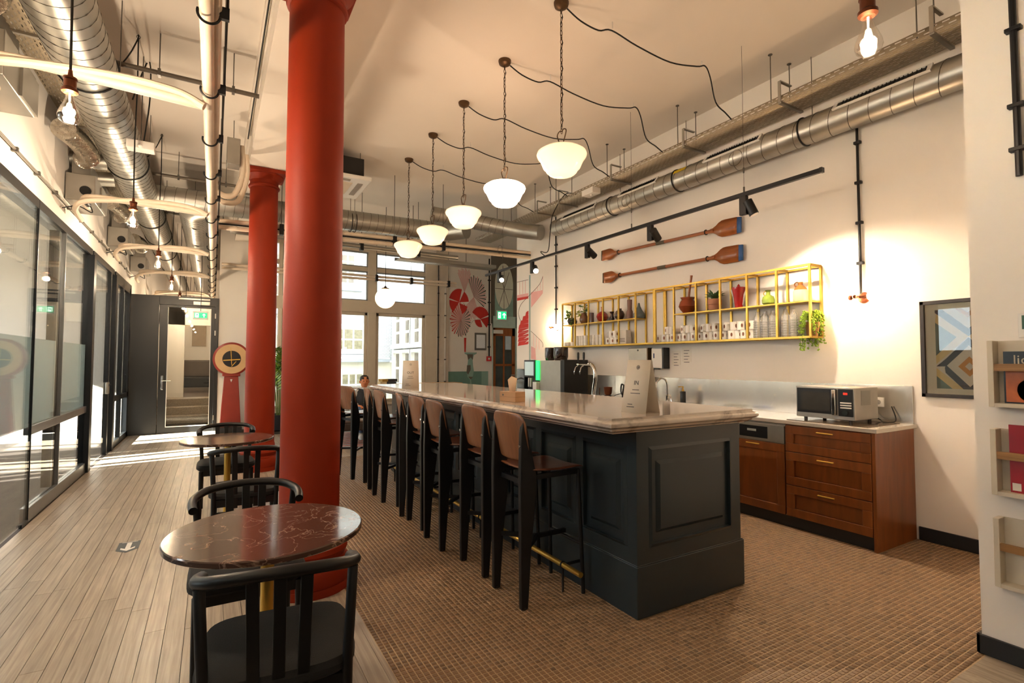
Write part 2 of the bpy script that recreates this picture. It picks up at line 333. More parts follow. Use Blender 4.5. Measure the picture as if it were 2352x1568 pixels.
# far wall with openings: corridor door (x -1.4..0.10), courtyard window (1.1..4.88), cafe door (6.55..7.28)
struct('wall_far', MB().box(.10, 1.08, YF, YF+.25, -.01, H).box(1.08, 4.9, YF, YF+.25, 4.16, H).box(1.08, 4.9, YF, YF+.25, -.01, .42).box(4.9, 6.52, YF, YF+.25, -.01, H).box(6.52, 7.30, YF, YF+.25, 2.66, H).box(7.30, 8.2, YF, YF+.25, -.01, H), wall_m)
struct('trim_2', MB().box(4.90, 5.22, YF-.06, YF, 0, H), mat('beige_pilaster_paint', '#cfc4b6', .7), bevel=.004)
# corridor behind the glass door
struct('wall_corridor', MB().box(.15, .3, YF+.25, 21, -.01, 9).box(XL-.2, XL, YF, 21, -.01, 2.875).box(-1.6, .3, 21, 21.2, -.01, H), wall_m)  # right side carried up above the ceiling, unseen, to keep sun off the courtyard
struct('wall_landing', MB().box(XL, -.62, 15.5, 15.7, -.01, 3.0).box(XL, .15, 15.5, 15.7, 2.35, 3.0), wall_m)
stair = setting('stairs_corridor', (-.4, 14, 0))
for k in range(3): struct('step', MB().box(XL, .15, 13.9+.45*k, 15.5 if k == 2 else 13.9+.45*(k+1)+.02, .17*k, .17*(k+1)), plank_m, stair, bevel=.006)
struct('landing', MB().box(XL, .15, 15.5, 20.9, 0, .51), mat('dark_landing_boards', '#4a3527', .5), stair)
# left meeting room behind the glass
slots = [(3.6, 4.7), (4.9, 6.6), (7.62, 7.76), (7.95, 8.08), (8.2, 8.56), (8.66, 8.82), (9.1, 9.2), (10.0, 10.35), (10.45, 11.75)]  # unseen openings, placed to shape the sun streaks and let daylight in
wl = MB(); a = -3.
for s0, s1 in slots+[(12.2, 12.3)]: wl.box(-5.6, -5.45, a, s0, -.01, H); a = s1
for s0, s1 in slots: wl.box(-5.6, -5.45, s0, s1, 2.72, H).box(-5.6, -5.45, s0, s1, -.01, .5)
struct('wall_outer', wl, wall_m)
struct('wall_room', MB().box(-5.6, XL-.06, YF-.1, YF, -.01, H), wall_m)
sun_block = struct('sun_block_wall', MB().box(-12.4, -12, -24, 5.6, -.2, 9), mat('sun_block_brick', '#c9bfae', .8))  # unseen wall added outside to block the sun from the nearer room openings
struct('side_yard', MB().box(-12, -5.6, -24, 21, -.2, -.05), mat('yard_paving', '#b9b4a8', .85))
# ================================================================== glass partition on the left
bf_m = mat('black_aluminium', '#191c20', .35, .5); gf_m = mat('grey_aluminium', '#8b8d8e', .3, .8)
def prt(name, mb, m, par, **k): return obj(name, mb, m, par, world=True, **k)
w1 = setting('window_1', (XL, 3., 0))      # frameless panels near the tables
prt('top_rail', MB().box(XL-.03, XL+.03, -3, 6.08, 2.79, 2.875), bf_m, w1)
for a, b in ((-2.9, .4), (.41, 3.2), (3.21, 6.07)):
    p = prt('pane', MB().box(XL+.018, XL+.03, a, b, .02, 2.79), part_m, w1)
    prt('frosted_band', MB().box(XL+.0135, XL+.0165, a, b-.02, .84, 1.63), frost_m, w1)
prt('floor_shoe', MB().box(XL+.012, XL+.035, 5.9, 6.08, 0, .03), bf_m, w1)
prt('edge_seal', MB().box(XL+.014, XL+.034, 6.07, 6.08, .02, 2.79), bf_m, w1)
w2 = setting('window_2', (XL, 7.3, 0))     # framed panel with a mid rail
prt('bottom_rail', MB().box(XL-.03, XL+.03, 6.09, 8.48, 0, .126), gf_m, w2, bevel=.004)
prt('mid_rail', MB().box(XL-.025, XL+.025, 6.09, 8.48, .765, .845), gf_m, w2, bevel=.004)
prt('top_rail', MB().box(XL-.03, XL+.03, 6.09, 8.48, 2.79, 2.875), bf_m, w2)
prt('mullion', MB().box(XL-.09, XL-.01, 7.0, 7.12, .126, 2.79), bf_m, w2)
prt('bead', MB().box(XL-.01, XL+.022, 7.12, 7.14, .126, 2.79), gf_m, w2)
prt('post', MB().box(XL-.06, XL+.06, 8.42, 8.56, 0, 2.80), bf_m, w2, bevel=.004)
for a, b in ((6.09, 7.0), (7.14, 8.42)):
    for z0, z1 in ((.126, .765), (.845, 2.79)):
        prt('pane', MB().box(XL-.004, XL+.006, a, b, z0, z1), part_m, w2)
        if z0 > .5: prt('frosted_band', MB().box(XL-.0085, XL-.0055, a+.01, b-.01, z0, 1.63), frost_m, w2)
d1 = setting('door_1', (XL, 9.4, 0))       # glass door in the partition
prt('top_rail', MB().box(XL-.03, XL+.03, 8.56, 10.21, 2.79, 2.875), bf_m, d1)
prt('pane', MB().box(XL-.004, XL+.008, 8.57, 9.9, .02, 2.78), part_m, d1)
prt('stile', MB().box(XL-.03, XL+.03, 9.92, 10.0, 0, 2.79), bf_m, d1)
prt('post', MB().box(XL-.06, XL+.06, 10.21, 10.36, 0, 2.80), bf_m, d1, bevel=.004)
prt('side_pane', MB().box(XL-.004, XL+.006, 10.0, 10.21, .02, 2.79), part_m, d1)
hd = prt('lock_case', MB().box(XL+.008, XL+.04, 9.86, 9.98, .92, 1.1), steel2_m, d1, bevel=.006)
prt('lever', MB().cyl((XL+.06, 9.94, 1.06), (XL+.06, 9.74, 1.06), .009).cyl((XL+.03, 9.94, 1.06), (XL+.065, 9.94, 1.06), .009), chrome_m, d1)
w3 = setting('window_3', (XL, 11.3, 0))
prt('frame', MB().box(XL-.03, XL+.03, 10.36, 12.2, 2.7, 2.875).box(XL-.03, XL+.03, 10.36, 12.2, 0, .1).box(XL-.03, XL+.03, 10.36, 12.2, .76, .84).box(XL-.03, XL+.03, 11.2, 11.28, 0, 2.8).box(XL-.03, XL+.03, 12.0, 12.2, 0, 2.8), bf_m, w3)
for a, b in ((10.36, 11.2), (11.28, 12.0)): prt('pane', MB().box(XL-.004, XL+.006, a, b, .1, 2.7), part_m, w3)
# ================================================================== black corridor door at the end
dk = mat('anthracite_door_paint', '#0f1011', .38, var=.05)
d2 = setting('door_2', (-.65, YF, 0))
prt('fixed_panel', MB().box(XL, -.92, YF-.02, YF+.03, 0, 2.72), dk, d2, bevel=.003)
prt('header', MB().box(-.92, .10, YF-.03, YF+.06, 2.545, 2.72), dk, d2, bevel=.003)
prt('jamb', MB().box(.03, .10, YF-.03, YF+.06, 0, 2.55), dk, d2, bevel=.003)
lf = prt('leaf', MB().box(-.91, -.77, YF, YF+.05, .01, 2.54).box(-.04, .03, YF, YF+.05, .01, 2.54).box(-.77, -.04, YF, YF+.05, .01, .13).box(-.77, -.04, YF, YF+.05, 2.5, 2.54), dk, d2)
prt('pane', MB().box(-.77, -.04, YF+.02, YF+.03, .13, 2.5), pane_m, d2)
prt('bead', MB().box(-.775, -.765, YF-.004, YF, .12, 2.5).box(-.045, -.035, YF-.004, YF, .12, 2.5).box(-.77, -.04, YF-.004, YF, .12, .135), white_m, d2)
prt('door_closer', MB().box(-.35, -.06, YF-.08, YF-.03, 2.56, 2.63), steel2_m, d2, bevel=.004)
prt('closer_arm', MB().box(-.6, -.06, YF-.06, YF-.04, 2.66, 2.69), steel2_m, d2)
pl = prt('handle_plate', MB().box(-.865, -.825, YF-.014, YF, .86, 1.14), chrome_m, d2, bevel=.006)
prt('handle', MB().cyl((-.845, YF-.04, 1.04), (-.70, YF-.04, 1.04), .01).cyl((-.845, YF, 1.04), (-.845, YF-.045, 1.04), .01), chrome_m, d2)
for z in (.22, 1.95, 2.3): prt('hinge', MB().box(.03, .05, YF-.045, YF-.03, z, z+.1), steel2_m, d2)
# ================================================================== courtyard window
fr = mat('cream_window_paint', '#d3c7b4', .5, var=.03)
wn = setting('window_4', (3, YF, .4))
X0, X1 = 1.08, 4.9
f = MB()
for a, b in ((X0, X0+.1), (X1-.3, X1), (3.16, 3.36), (1.22, 1.3)): f.box(a, b, YF-.05, YF+.12, .42, 4.16)
prt('outer_frame', f, fr, wn, bevel=.008)
prt('transom', MB().box(X0, X1, YF-.06, YF+.1, 2.58, 2.86), fr, wn, bevel=.008)
prt('transom', MB().box(X0, X1, YF-.03, YF+.08, 3.56, 3.66), fr, wn, bevel=.006)
prt('head', MB().box(X0, X1, YF-.06, YF+.1, 4.02, 4.16), fr, wn, bevel=.006)
prt('sill', MB().box(X0, X1, YF-.15, YF+.1, .40, .46), fr, wn, bevel=.006)
gg = mat('grey_window_bead', '#9aa0a4', .4)
for a, b in ((1.30, 3.16), (3.36, 4.60)):
    for z0, z1 in ((.46, 2.58), (2.86, 3.56), (3.66, 4.02)):
        s = MB(); w = .07 if z0 < 1 else .03
        s.box(a, a+w, YF, YF+.05, z0, z1).box(b-w, b, YF, YF+.05, z0, z1).box(a, b, YF, YF+.05, z0, z0+w).box(a, b, YF, YF+.05, z1-w, z1)
        sh = prt('sash', s, fr if z0 < 1 else gg, wn, bevel=.004)
        prt('pane', MB().box(a+w, b-w, YF+.02, YF+.028, z0+w, z1-w), pane_m, wn)
# ================================================================== courtyard buildings
cream = mat('cream_render', '#e6e3d2', .8, var=.03); wbrick = brickmat('white_glazed_brick', '#d0d3d3', '#c4c8ca', '#858c92', 4.2)
wtrim = mat('white_window_paint', '#f0efe8', .5); lead = mat('leaded_glass', '#8f8a72', .2, var=.35, scale=9); slate = mat('blue_grey_sill', '#aab2bc', .6); dglass = mat('dark_courtyard_glass', '#6f6659', .15, var=.3, scale=4)
struct('courtyard_ground', MB().box(0.4, 12, YF+.25, 20.9, -.2, -.05), mat('courtyard_paving', '#c9c8c2', .8))
YB = 18.
b = thing('courtyard_building', 'white glazed-brick building across the courtyard with leaded casement windows', 'building', (3.5, YB, 0))
prt('wall', MB().box(.35, 5.58, YB, YB+.5, 1.45, 9), wbrick, b)
prt('upper_render', MB().box(.35, 5.58, YB-.03, YB, 3.3, 9), mat('white_render', '#d8dada', .8), b)
prt('lower_wall', MB().box(.35, 5.58, YB-.12, YB+.5, -.2, 1.4), cream, b)
prt('ledge', MB().box(.35, 5.4, YB-.3, YB, 1.40, 1.50), slate, b, bevel=.01)
prt('snow', MB().box(.35, 5.4, YB-.28, YB-.02, 1.50, 1.56), white_m, b, bevel=.02)
def win(par, x0, x1, z0, z1, nc, nr, gm, y):
    w = prt('window', MB().box(x0-.14, x1+.14, y-.05, y, z0-.14, z0).box(x0-.14, x1+.14, y-.05, y, z1, z1+.16).box(x0-.14, x0, y-.05, y, z0, z1).box(x1, x1+.14, y-.05, y, z0, z1), wtrim, par)
    prt('window_sill', MB().box(x0-.25, x1+.25, y-.16, y, z0-.26, z0-.16), slate, par, bevel=.01)
    cw, rh = (x1-x0)/nc, (z1-z0)/nr
    for i in range(nc):
        for k in range(nr): obj('pane', MB().box(x0+i*cw+.03, x0+(i+1)*cw-.03, y-.02, y-.002, z0+k*rh+.03, z0+(k+1)*rh-.03), gm, w, world=True)
    obj('muntin', MB().box(x0, x1, y-.012, y-.001, z0, z1), wtrim, w, world=True)
win(b, 3.20, 4.52, 1.82, 2.54, 4, 2, lead, YB); win(b, 3.72, 4.2, 4.1, 5.1, 2, 4, dglass, YB-.03); win(b, 3.55, 4.5, .25, 1.0, 4, 2, lead, YB-.12); win(b, 1.35, 2.0, 3.2, 4.9, 2, 5, dglass, YB-.03); win(b, 1.3, 2.6, .6, 2.3, 3, 3, lead, YB-.03)
wing = thing('courtyard_wing', 'white brick side wing with tall deep-set mullioned windows', 'building', (5.9, 15.5, 0))
prt('wall', MB().box(5.6, 6.2, YF+.25, YB, -.2, 3.5), wbrick, wing); prt('upper_wall', MB().box(5.6, 6.2, YF+.25, YB, 3.5, 9), wbrick, wing)
for k, y0 in enumerate((16.95, 15.95, 15.05, 13.4)):
    for z0, z1 in ((.1, 1.72), (1.98, 3.25)):
        w = prt('window', MB().box(5.48, 5.6, y0-.12, y0, z0, z1+.1).box(5.48, 5.6, y0+.72, y0+.84, z0, z1+.1).box(5.48, 5.6, y0, y0+.72, z1, z1+.1).box(5.42, 5.6, y0-.1, y0+.82, z0-.12, z0), wtrim, wing)
        obj('muntin', MB().box(5.585, 5.599, y0, y0+.72, z0, z1), wtrim, w, world=True)
        for i in range(2):
            for r in range(3): obj('pane', MB().box(5.57, 5.584, y0+.08+.3*i, y0+.34+.3*i, z0+.06+r*(z1-z0)/3, z0-.03+(r+1)*(z1-z0)/3), dglass, w, world=True)
# ================================================================== ceiling services
def atz(px, py, P): d = ray(px, py); return CH+d.z*sqrt(P[0]**2+P[1]**2)/sqrt(d.x**2+d.y**2)
def helix(c0, c1, r, pitch, seg=20):
    c0, c1 = Vector(c0), Vector(c1); d = c1-c0; L = d.length; d.normalize(); a = d.cross(Vector((0, 0, 1))).normalized(); b = a.cross(d); n = int(L/pitch*seg)
    return [c0+d*(L*i/n)+(a*cos(2*pi*i/seg)+b*sin(2*pi*i/seg))*r for i in range(n+1)]
def duct(name, label, pts, r, rings=(), pitch=.125, group=None, sharp=False):
    c = Vector(pts[0]); t = thing(name, label, 'duct', (c.x, c.y, c.z-r), group=group)
    prt('shell', MB().tube(pts, r, 36), duct_m, t)
    for i in range(len(pts)-1):
        if (Vector(pts[i+1])-Vector(pts[i])).length > .5: prt('spiral_seam', MB().tube(helix(pts[i], pts[i+1], r+.0005, pitch), .0035, 4), seam_m, t)
    for q in rings:
        d = (Vector(pts[1])-Vector(pts[0])).normalized(); q = Vector(q); a = d.cross(Vector((0, 0, 1))).normalized(); bb = a.cross(d)
        prt('clamp_band', MB().torus(q, r+.005, .008, 32, 6, a, bb), black_m, t)
        prt('hanger_rod', MB().cyl(q+Vector((r+.008, 0, 0)) if abs(d.y) > .5 else q+Vector((0, 0, r)), Vector((q.x+(r+.008 if abs(d.y) > .5 else 0), q.y, H)), .004, n=6), rod_m, t)
    return t
LD = (-.90, 3.74)
duct('spiral_duct', 'large galvanised spiral duct running along the glass partition', [(LD[0], -1.5, LD[1]), (LD[0], 20, LD[1])], .2, [(LD[0], y, LD[1]) for y in (5.1, 7.35, 9.9, 11.3, 12.9, 14.6)])
duct('spiral_duct', 'second galvanised duct beside the cream pipe bundle above the corridor door', [(-.02, 8.75, 3.74), (-.2, 8.85, 3.74), (-.29, 9.05, 3.74), (-.29, 19, 3.74)], .2, [(-.29, y, 3.74) for y in (9.6, 11.0, 12.6, 14.2)])
duct('spiral_duct', 'galvanised duct crossing the room in front of the courtyard window', [(-.75, 8.7, 3.74), (3.35, 8.7, 3.80), (3.7, 8.6, 3.80), (3.9, 8.3, 3.80)], .165, [(x, 8.7, 3.76) for x in (1.95, 2.02)])
duct('elbow_duct', 'short silver duct elbow reaching to the shelf wall behind the cable tray', [(3.2, 8.2, 3.95), (3.9, 8.1, 3.9), (4.4, 7.7, 3.75), (4.62, 7.4, 3.66), (4.75, 7.15, 3.6)], .13)
duct('stub_duct', 'short silver duct stub from the left wall, nearer the white sensor box', [(XL, 7.28, 3.66), (-1.08, 7.3, 3.68)], .085, pitch=.1)
duct('stub_duct', 'short silver duct stub from the left wall, nearer the corridor door', [(XL, 7.78, 3.6), (-1.08, 7.8, 3.64)], .085, pitch=.1)
# right-hand duct with slot grilles
RD = (4.775, 3.585)
rd = duct('spiral_duct', 'slim galvanised duct with black slot grilles along the shelf wall', [(RD[0], 1.06, RD[1]), (RD[0], 6.75, RD[1])], .125, [(RD[0], onx(p, 330, RD[0]-.1).y, RD[1]) for p in (1835, 1545, 1395)], pitch=.16)
for p0, p1 in ((1925, 2135), (1622, 1742), (1425, 1505), (1293, 1365)):
    ya, yb = onx(p1, 300, 4.68).y, onx(p0, 300, 4.68).y; nrm = Vector((-.8, 0, .6)); up = Vector((.6, 0, .8)); c = Vector((RD[0], 0, RD[1]))+nrm*.128
    q = lambda y, h, o: Vector((c.x, y, c.z))+up*h+nrm*o
    g = prt('slot_grille', MB().bar(q(ya-.03, -.04, 0), q(yb+.03, -.04, 0), .012, .02, nrm).bar(q(ya-.03, .04, 0), q(yb+.03, .04, 0), .012, .02, nrm).bar(q(ya-.03, 0, 0), q(ya, 0, 0), .09, .012, nrm).bar(q(yb+.03, 0, 0), q(yb, 0, 0), .09, .012, nrm), white_m, rd)
    obj('slot', MB().bar(q(ya, 0, -.004), q(yb, 0, -.004), .07, .006, nrm), black_plastic, g, world=True)
    n = int((yb-ya)/.03); m = MB()
    for i in range(n): m.bar(q(ya+i*.03+.01, -.035, .003), q(ya+i*.03+.01, .035, .003), .004, .01, nrm)
    obj('fin', m, black_m, g, world=True)
prt('yellow_label', MB().bar((RD[0]-.1, 4.02, RD[1]+.075), (RD[0]-.1, 4.2, RD[1]+.075), .05, .004, (-.8, 0, .6)), mat('yellow_tape', '#d8b820', .5), rd)
# perforated cable trays
perf_y = perforated('perforated_steel_long', '#b8aa92', 1, 0, .075, .028, .045, .009)
perf_flange = perforated('perforated_steel_edge', '#a89c88', 1, 2, .075, .03, .045, .011)
perf_x = perforated('perforated_steel_cross', '#a8a297', 0, 1, .05, .03, .024, .008)
def tray(label, x0, x1, y0, y1, z, br, side=1):
    t = thing('cable_tray', label, 'cable tray', (x0, (y0+y1)/2, z))
    prt('bed', MB().add([(x0, y0, z), (x1, y0, z), (x1, y1, z), (x0, y1, z)], [(0, 1, 2, 3)]), perf_y, t, solid=.002)
    prt('flange', MB().add([(x0, y0, z), (x0, y1, z), (x0, y1, z+.06), (x0, y0, z+.06)], [(0, 1, 2, 3)]), perf_flange, t, solid=.002)
    prt('flange', MB().add([(x1, y0, z), (x1, y1, z), (x1, y1, z+.06), (x1, y0, z+.06)], [(0, 1, 2, 3)]), perf_flange, t, solid=.002)
    for k, y in enumerate(br):
        prt('bracket', MB().bar((x0-.02, y, z-.012), (x1+.01, y, z-.012), .03, .02), steel2_m, t)
        if side > 0: prt('hanger', MB().bar((x0-.02, y, z-.01), (x0-.02, y, z+.19), .025, .012).bar((x0-.02, y, z+.19), (x0+.16, y, z+.19), .025, .012), steel2_m, t)
        for xx in ((x0+.005, x1-.02) if side > 0 else (x0+.05,)): prt('hanger_rod', MB().cyl((xx, y+.1, z), (xx, y+.1, H), .005, n=6).cyl((xx, y+.1, H-.006), (xx, y+.1, H), .02, n=10), rod_m, t)
    return t
tray('perforated steel cable tray above the slim duct on the shelf wall', 4.53, 4.86, 1.06, 9.2, 3.845, [onx(p, 300, 4.53).y for p in (2150, 1795, 1572, 1405, 1285)]+[6.9, 8.2])
tray('perforated steel cable tray between the large duct and the glass partition', -1.385, -1.10, -1.5, 12.0, 3.94, [3.55, 5.2, 7.0, 8.9, 10.8], -1)
t = thing('cable_tray', 'perforated cable tray crossing in front of the flower mural', 'cable tray', (3.7, 8.9, 3.3))
prt('bed', MB().add([(2.9, 9.0, 3.3), (4.9, 9.0, 3.3), (4.9, 9.3, 3.3), (2.9, 9.3, 3.3)], [(0, 1, 2, 3)]), perf_x, t, solid=.002)
prt('flange', MB().box(2.9, 4.9, 9.0, 9.004, 3.3, 3.36).box(2.9, 4.9, 9.296, 9.3, 3.3, 3.36), steel2_m, t)
for x in (3.2, 4.3): prt('hanger_rod', MB().cyl((x, 9.15, 3.3), (x, 9.15, H), .006, n=6), rod_m, t)
# cream insulated pipes
mp = thing('pipe_bundle', 'cream insulated pipe bundle hung on black hooks beside the red columns', 'pipe', (-.05, 6, 3.1))
prt('pipe', MB().tube(smooth([(-.07, 1.0, 3.2), (-.06, 3, 3.17), (-.05, 6, 3.13), (-.03, 10, 3.08), (-.02, 16, 3.04)], 8), .034, 14), pipe_m, mp)
prt('pipe', MB().tube(smooth([(-.02, 1.0, 3.22), (-.015, 3, 3.19), (-.01, 6, 3.15), (-.0, 10, 3.1), (0, 16, 3.06)], 8), .022, 12), pipe_m, mp)
prt('cable', MB().tube([(.03, 1.0, 3.24), (.03, 6, 3.18), (.02, 16, 3.1)], .006, 6), cord_m, mp)
for k in range(16):
    y = 2.1+.82*k; z = 3.19-.011*y
    prt('hook', MB().torus((-.05, y, z), .05, .007, 16, 5, (1, 0, 0), (0, 0, 1), pi*.9, 2*pi).box(-.005, .04, y-.012, y+.012, z-.01, z+.05), black_m, mp)
    if not 8.4 < y < 9.1: prt('hanger_rod', MB().cyl((.035, y, z), (.035, y, H), .0035, n=6), rod_m, mp)
PY = [(3.92, 3.12), (6.75, 3.1), (9.3, 3.1), (11.75, 3.09), (14.9, 3.07)]
PN = ('behind the bulb farthest from the corridor', 'over the tables', 'before the second duct begins', 'above the corridor door', 'beyond the corridor door')
for (y, z), nm in zip(PY, PN):
    pp = thing('branch_pipe', 'cream branch pipe from left wall to pipe bundle '+nm, 'pipe', (-.6, y, z-.04))
    prt('pipe', MB().tube(smooth([(-1.22, y+.45, z+.02), (-1.2, y+.12, z+.03), (-1.05, y, z+.03), (-.6, y, z+.02), (-.08, y, z)], 8), .031, 12), pipe_m, pp)
    prt('pipe', MB().tube(smooth([(-1.28, y+.5, z-.12), (-1.26, y+.08, z-.09), (-1.12, y-.03, z-.02), (-.6, y-.015, z+.055), (-.25, y-.01, z+.05), (-.08, y-.03, z-.02)], 8), .026, 10), pipe_m, pp)
FN = ('at the branch pipe farthest from the corridor', 'above the tables', 'near the second duct', 'near the corridor door')
foil = mat('crinkled_foil', '#b9b2a6', .22, .95, var=.25, scale=26, bump=.9, bscale=30)
for (y, z), nm in zip(PY[:4], FN):
    u = thing('fan_coil_unit', 'grey fan coil unit on the left wall '+nm, 'fan coil', (-1.24, y+.6, z+.05))
    prt('casing', MB().box(-1.39, -1.14, y+.30, y+.95, z+.05, z+.34), steel2_m, u, bevel=.006)
    prt('inlet', MB().box(-1.36, -1.2, y+.4, y+.8, z+.34, z+.5), steel2_m, u)
    prt('valve', MB().cyl((-1.22, y+.28, z+.16), (-1.22, y+.31, z+.16), .05).cyl((-1.2, y+.2, z+.02), (-1.2, y+.32, z+.02), .03), black_m, u)
    prt('side_plate', MB().box(-1.14, -1.125, y+.6, y+.95, z+.06, z+.3), steel2_m, u)
    prt('drain_cable', MB().tube(smooth([(-1.2, y+.35, z+.05), (-1.15, y+.25, z-.08), (-1.25, y+.15, z-.05), (-1.37, y+.1, z-.1)], 6), .006, 6), cord_m, u)
    fd = thing('foil_flex_duct', 'crinkled silver foil duct above the fan coil '+nm, 'duct', (-1.25, y-.15, z+.45))
    prt('sleeve', MB().tube(smooth([(-1.25, y-.55, z+.5), (-1.2, y-.2, z+.52), (-1.18, y+.15, z+.5), (-1.24, y+.3, z+.5)], 10), [.092+.009*((-1)**i) for i in range(31)], 16), foil, fd)
# wall conduit and grey cross pipes
cdt = thing('wall_conduit', 'thin grey conduit clipped along the left wall above the glass', 'conduit', (XL+.03, 6, 3.07))
prt('tube', MB().cyl((XL+.025, -1, 3.09), (XL+.025, 12.1, 3.09), .011, n=8), steel2_m, cdt)
for k in range(18): prt('clip', MB().box(XL, XL+.042, 1.2+.6*k, 1.23+.6*k, 3.072, 3.108), rod_m, cdt)
gpm = mat('dark_grey_pipe', '#5d5348', .5, .2)
for y, l in ((5.45, 'dark grey pipe crossing behind the swagged bulb cord'), (8.45, 'dark grey pipe crossing below the column beam'), (10.6, 'dark grey pipe crossing above the second duct')):
    g = thing('cross_pipe', l, 'pipe', (-.3, y, 3.93)); prt('tube', MB().cyl((-1.3, y, 3.99), (.34, y, 3.99), .021, n=12), gpm, g)
    for x in (-.46, .12): prt('hanger_rod', MB().cyl((x, y, 3.99), (x, y, H), .005, n=6).box(x-.012, x+.012, y-.03, y+.03, 3.96, 4.02), rod_m, g)
# triple conduits across the room with black clamps
def conduits(label, y, x0, x1, z0, z1, rr, clamps, strap):
    t = thing('conduit_run', label, 'conduit', ((x0+x1)/2, y, z0-.06)); zf = lambda x: z0+(z1-z0)*(x-x0)/(x1-x0)
    for dz, dy, r, m in rr: prt('tube', MB().cyl((x0, y+dy, z0+dz), (x1, y+dy, z1+dz), r, n=12), m, t)
    for px in clamps:
        x = ony(px, 590, y).x; z = zf(x); prt('clamp', MB().box(x-.028, x+.028, y-.06, y+.05, z-.075, z+.075), black_m, t, bevel=.006); prt('hanger_rod', MB().cyl((x, y, z+.07), (x, y, H), .005, n=6), rod_m, t)
    return t
conduits('cream conduits on black clamps crossing below the pendant lamps', 7.8, .03, XR, 3.25, 3.35, ((.045, 0, .03, pipe_m), (-.045, 0, .03, pipe_m), (0, -.02, .012, black_m)), (645, 780, 905, 1017), 1)
conduits('thin cream conduits on black clamps crossing the courtyard window', 11.45, .12, 5.12, 3.29, 3.30, ((.035, 0, .028, pipe_m), (-.035, 0, .028, pipe_m)), (700, 865, 945, 1030), 1)
conduits('grey metal conduit crossing just below the window duct', 8.9, .2, 4.0, 3.42, 3.40, ((0, 0, .04, duct_m),), (700, 830, 960), 1)
# junction box with cream loops beside the column beam
jb = thing('junction_box', 'silver junction box with looped cream pipe beside the column beam', 'junction box', (.2, 6.95, 3.9)); prt('box', MB().box(.1, .24, 6.9, 7.1, 3.78, 4.1), steel2_m, jb, bevel=.005)
prt('loop_pipe', MB().tube(smooth([(.26, 7.0, 4.05), (.27, 6.98, 3.7), (.2, 6.95, 3.45), (.1, 6.9, 3.38), (-.02, 6.8, 3.4)], 8), .033, 12).tube(smooth([(.31, 7.0, 3.95), (.32, 6.98, 3.68), (.24, 6.95, 3.37), (.1, 6.9, 3.3), (-.02, 6.8, 3.32)], 8), .03, 12), pipe_m, jb)
prt('hanger_rod', MB().cyl((.17, 7, 4.1), (.17, 7, H), .005, n=6), rod_m, jb)
bc = thing('beam_cable', 'black cable running along the edge of the column beam', 'cable', (.33, 5, 4.15)); prt('cable', MB().tube([(.325, 1, 4.19), (.32, 4, 4.18), (.325, 7, 4.16)], .007, 6), cord_m, bc)
# white sensor box on the left, smoke box on the tray
P = onz(330, 130, H); zb = atz(330, 338, P); sb = thing('sensor_box', 'white sensor box hung on a rod beside the large duct', 'sensor', (P.x, P.y, zb-.04))
prt('case', MB().box(P.x-.11, P.x+.11, P.y-.06, P.y+.06, zb-.04, zb+.04), white_m, sb, bevel=.006); prt('lens', MB().sphere((P.x, P.y-.06, zb-.015), .022), white_m, sb); prt('hanger_rod', MB().cyl((P.x, P.y, zb+.04), (P.x, P.y, H), .005, n=6), rod_m, sb)
prt('feed_cable', MB().tube(smooth([(P.x+.02, P.y, zb+.04), (P.x+.06, P.y, zb+.5), (P.x+.03, P.y+.1, zb+.9), (P.x-.1, P.y+.2, 3.99)], 6), .007, 6), cord_m, sb)
P = onx(1368, 455, 4.55); sb = thing('sensor_box', 'small white detector box mounted on the cable tray over the bar', 'sensor', (4.52, P.y, 3.74)); prt('case', MB().box(4.40, 4.54, P.y-.12, P.y+.12, 3.72, 3.80), white_m, sb, bevel=.006); prt('lens', MB().sphere((4.46, P.y-.02, 3.72), .02), white_m, sb)
# air conditioning cassette
ac = thing('air_conditioner', 'black ceiling cassette air conditioner with white louvred grille', 'air conditioner', (1.4, 7.5, 3.93))
prt('housing', MB().box(1.0, 1.78, 7.15, 7.9, 3.985, 4.25), mat('black_ac_insulation', '#1c1a17', .8, bump=.1), ac); prt('grille', MB().box(.93, 1.87, 7.07, 8.0, 3.93, 3.985), white_m, ac, bevel=.01)
prt('louvre', MB().box(1.72, 1.79, 7.25, 7.8, 3.922, 3.931).box(1.05, 1.6, 7.14, 7.2, 3.922, 3.931), mat('louvre_grey', '#8f857a', .5), ac); prt('inlet_panel', MB().box(1.1, 1.65, 7.27, 7.8, 3.92, 3.931), mat('inlet_cream', '#d8c8b4', .6), ac)
for x, y in ((1.05, 7.2), (1.74, 7.2), (1.74, 7.85), (1.05, 7.85)): prt('hanger_rod', MB().cyl((x, y, 4.1), (x, y, H), .005, n=6), rod_m, ac)
# ================================================================== lamps
WARM = (1., .62, .30)
opal = mat('opal_glass_shade', '#fff0d8', .18, var=.02, emit='#ffcf9c', estr=5.0, coat=.5); opal_hot = mat('bright_opal_glass_shade', '#fff4e0', .18, var=.02, emit='#ffd0aa', estr=5.0, coat=.5)
def _opal(opal, a, b):   # the bulb sits low in the bowl: the glass glows more there than at the rim
    N = opal.node_tree.nodes; L = opal.node_tree.links; sx = N.new('ShaderNodeSeparateXYZ'); L.new(N['Texture Coordinate'].outputs['Object'], sx.inputs[0]); mr = N.new('ShaderNodeMapRange'); mr.inputs[1].default_value = -1.44; mr.inputs[2].default_value = -1.2; mr.inputs[3].default_value = a; mr.inputs[4].default_value = b; L.new(sx.outputs[2], mr.inputs[0]); L.new(mr.outputs[0], N['Principled BSDF'].inputs['Emission Strength'])
_opal(opal, .75, .36); _opal(opal_hot, 15., 7.)
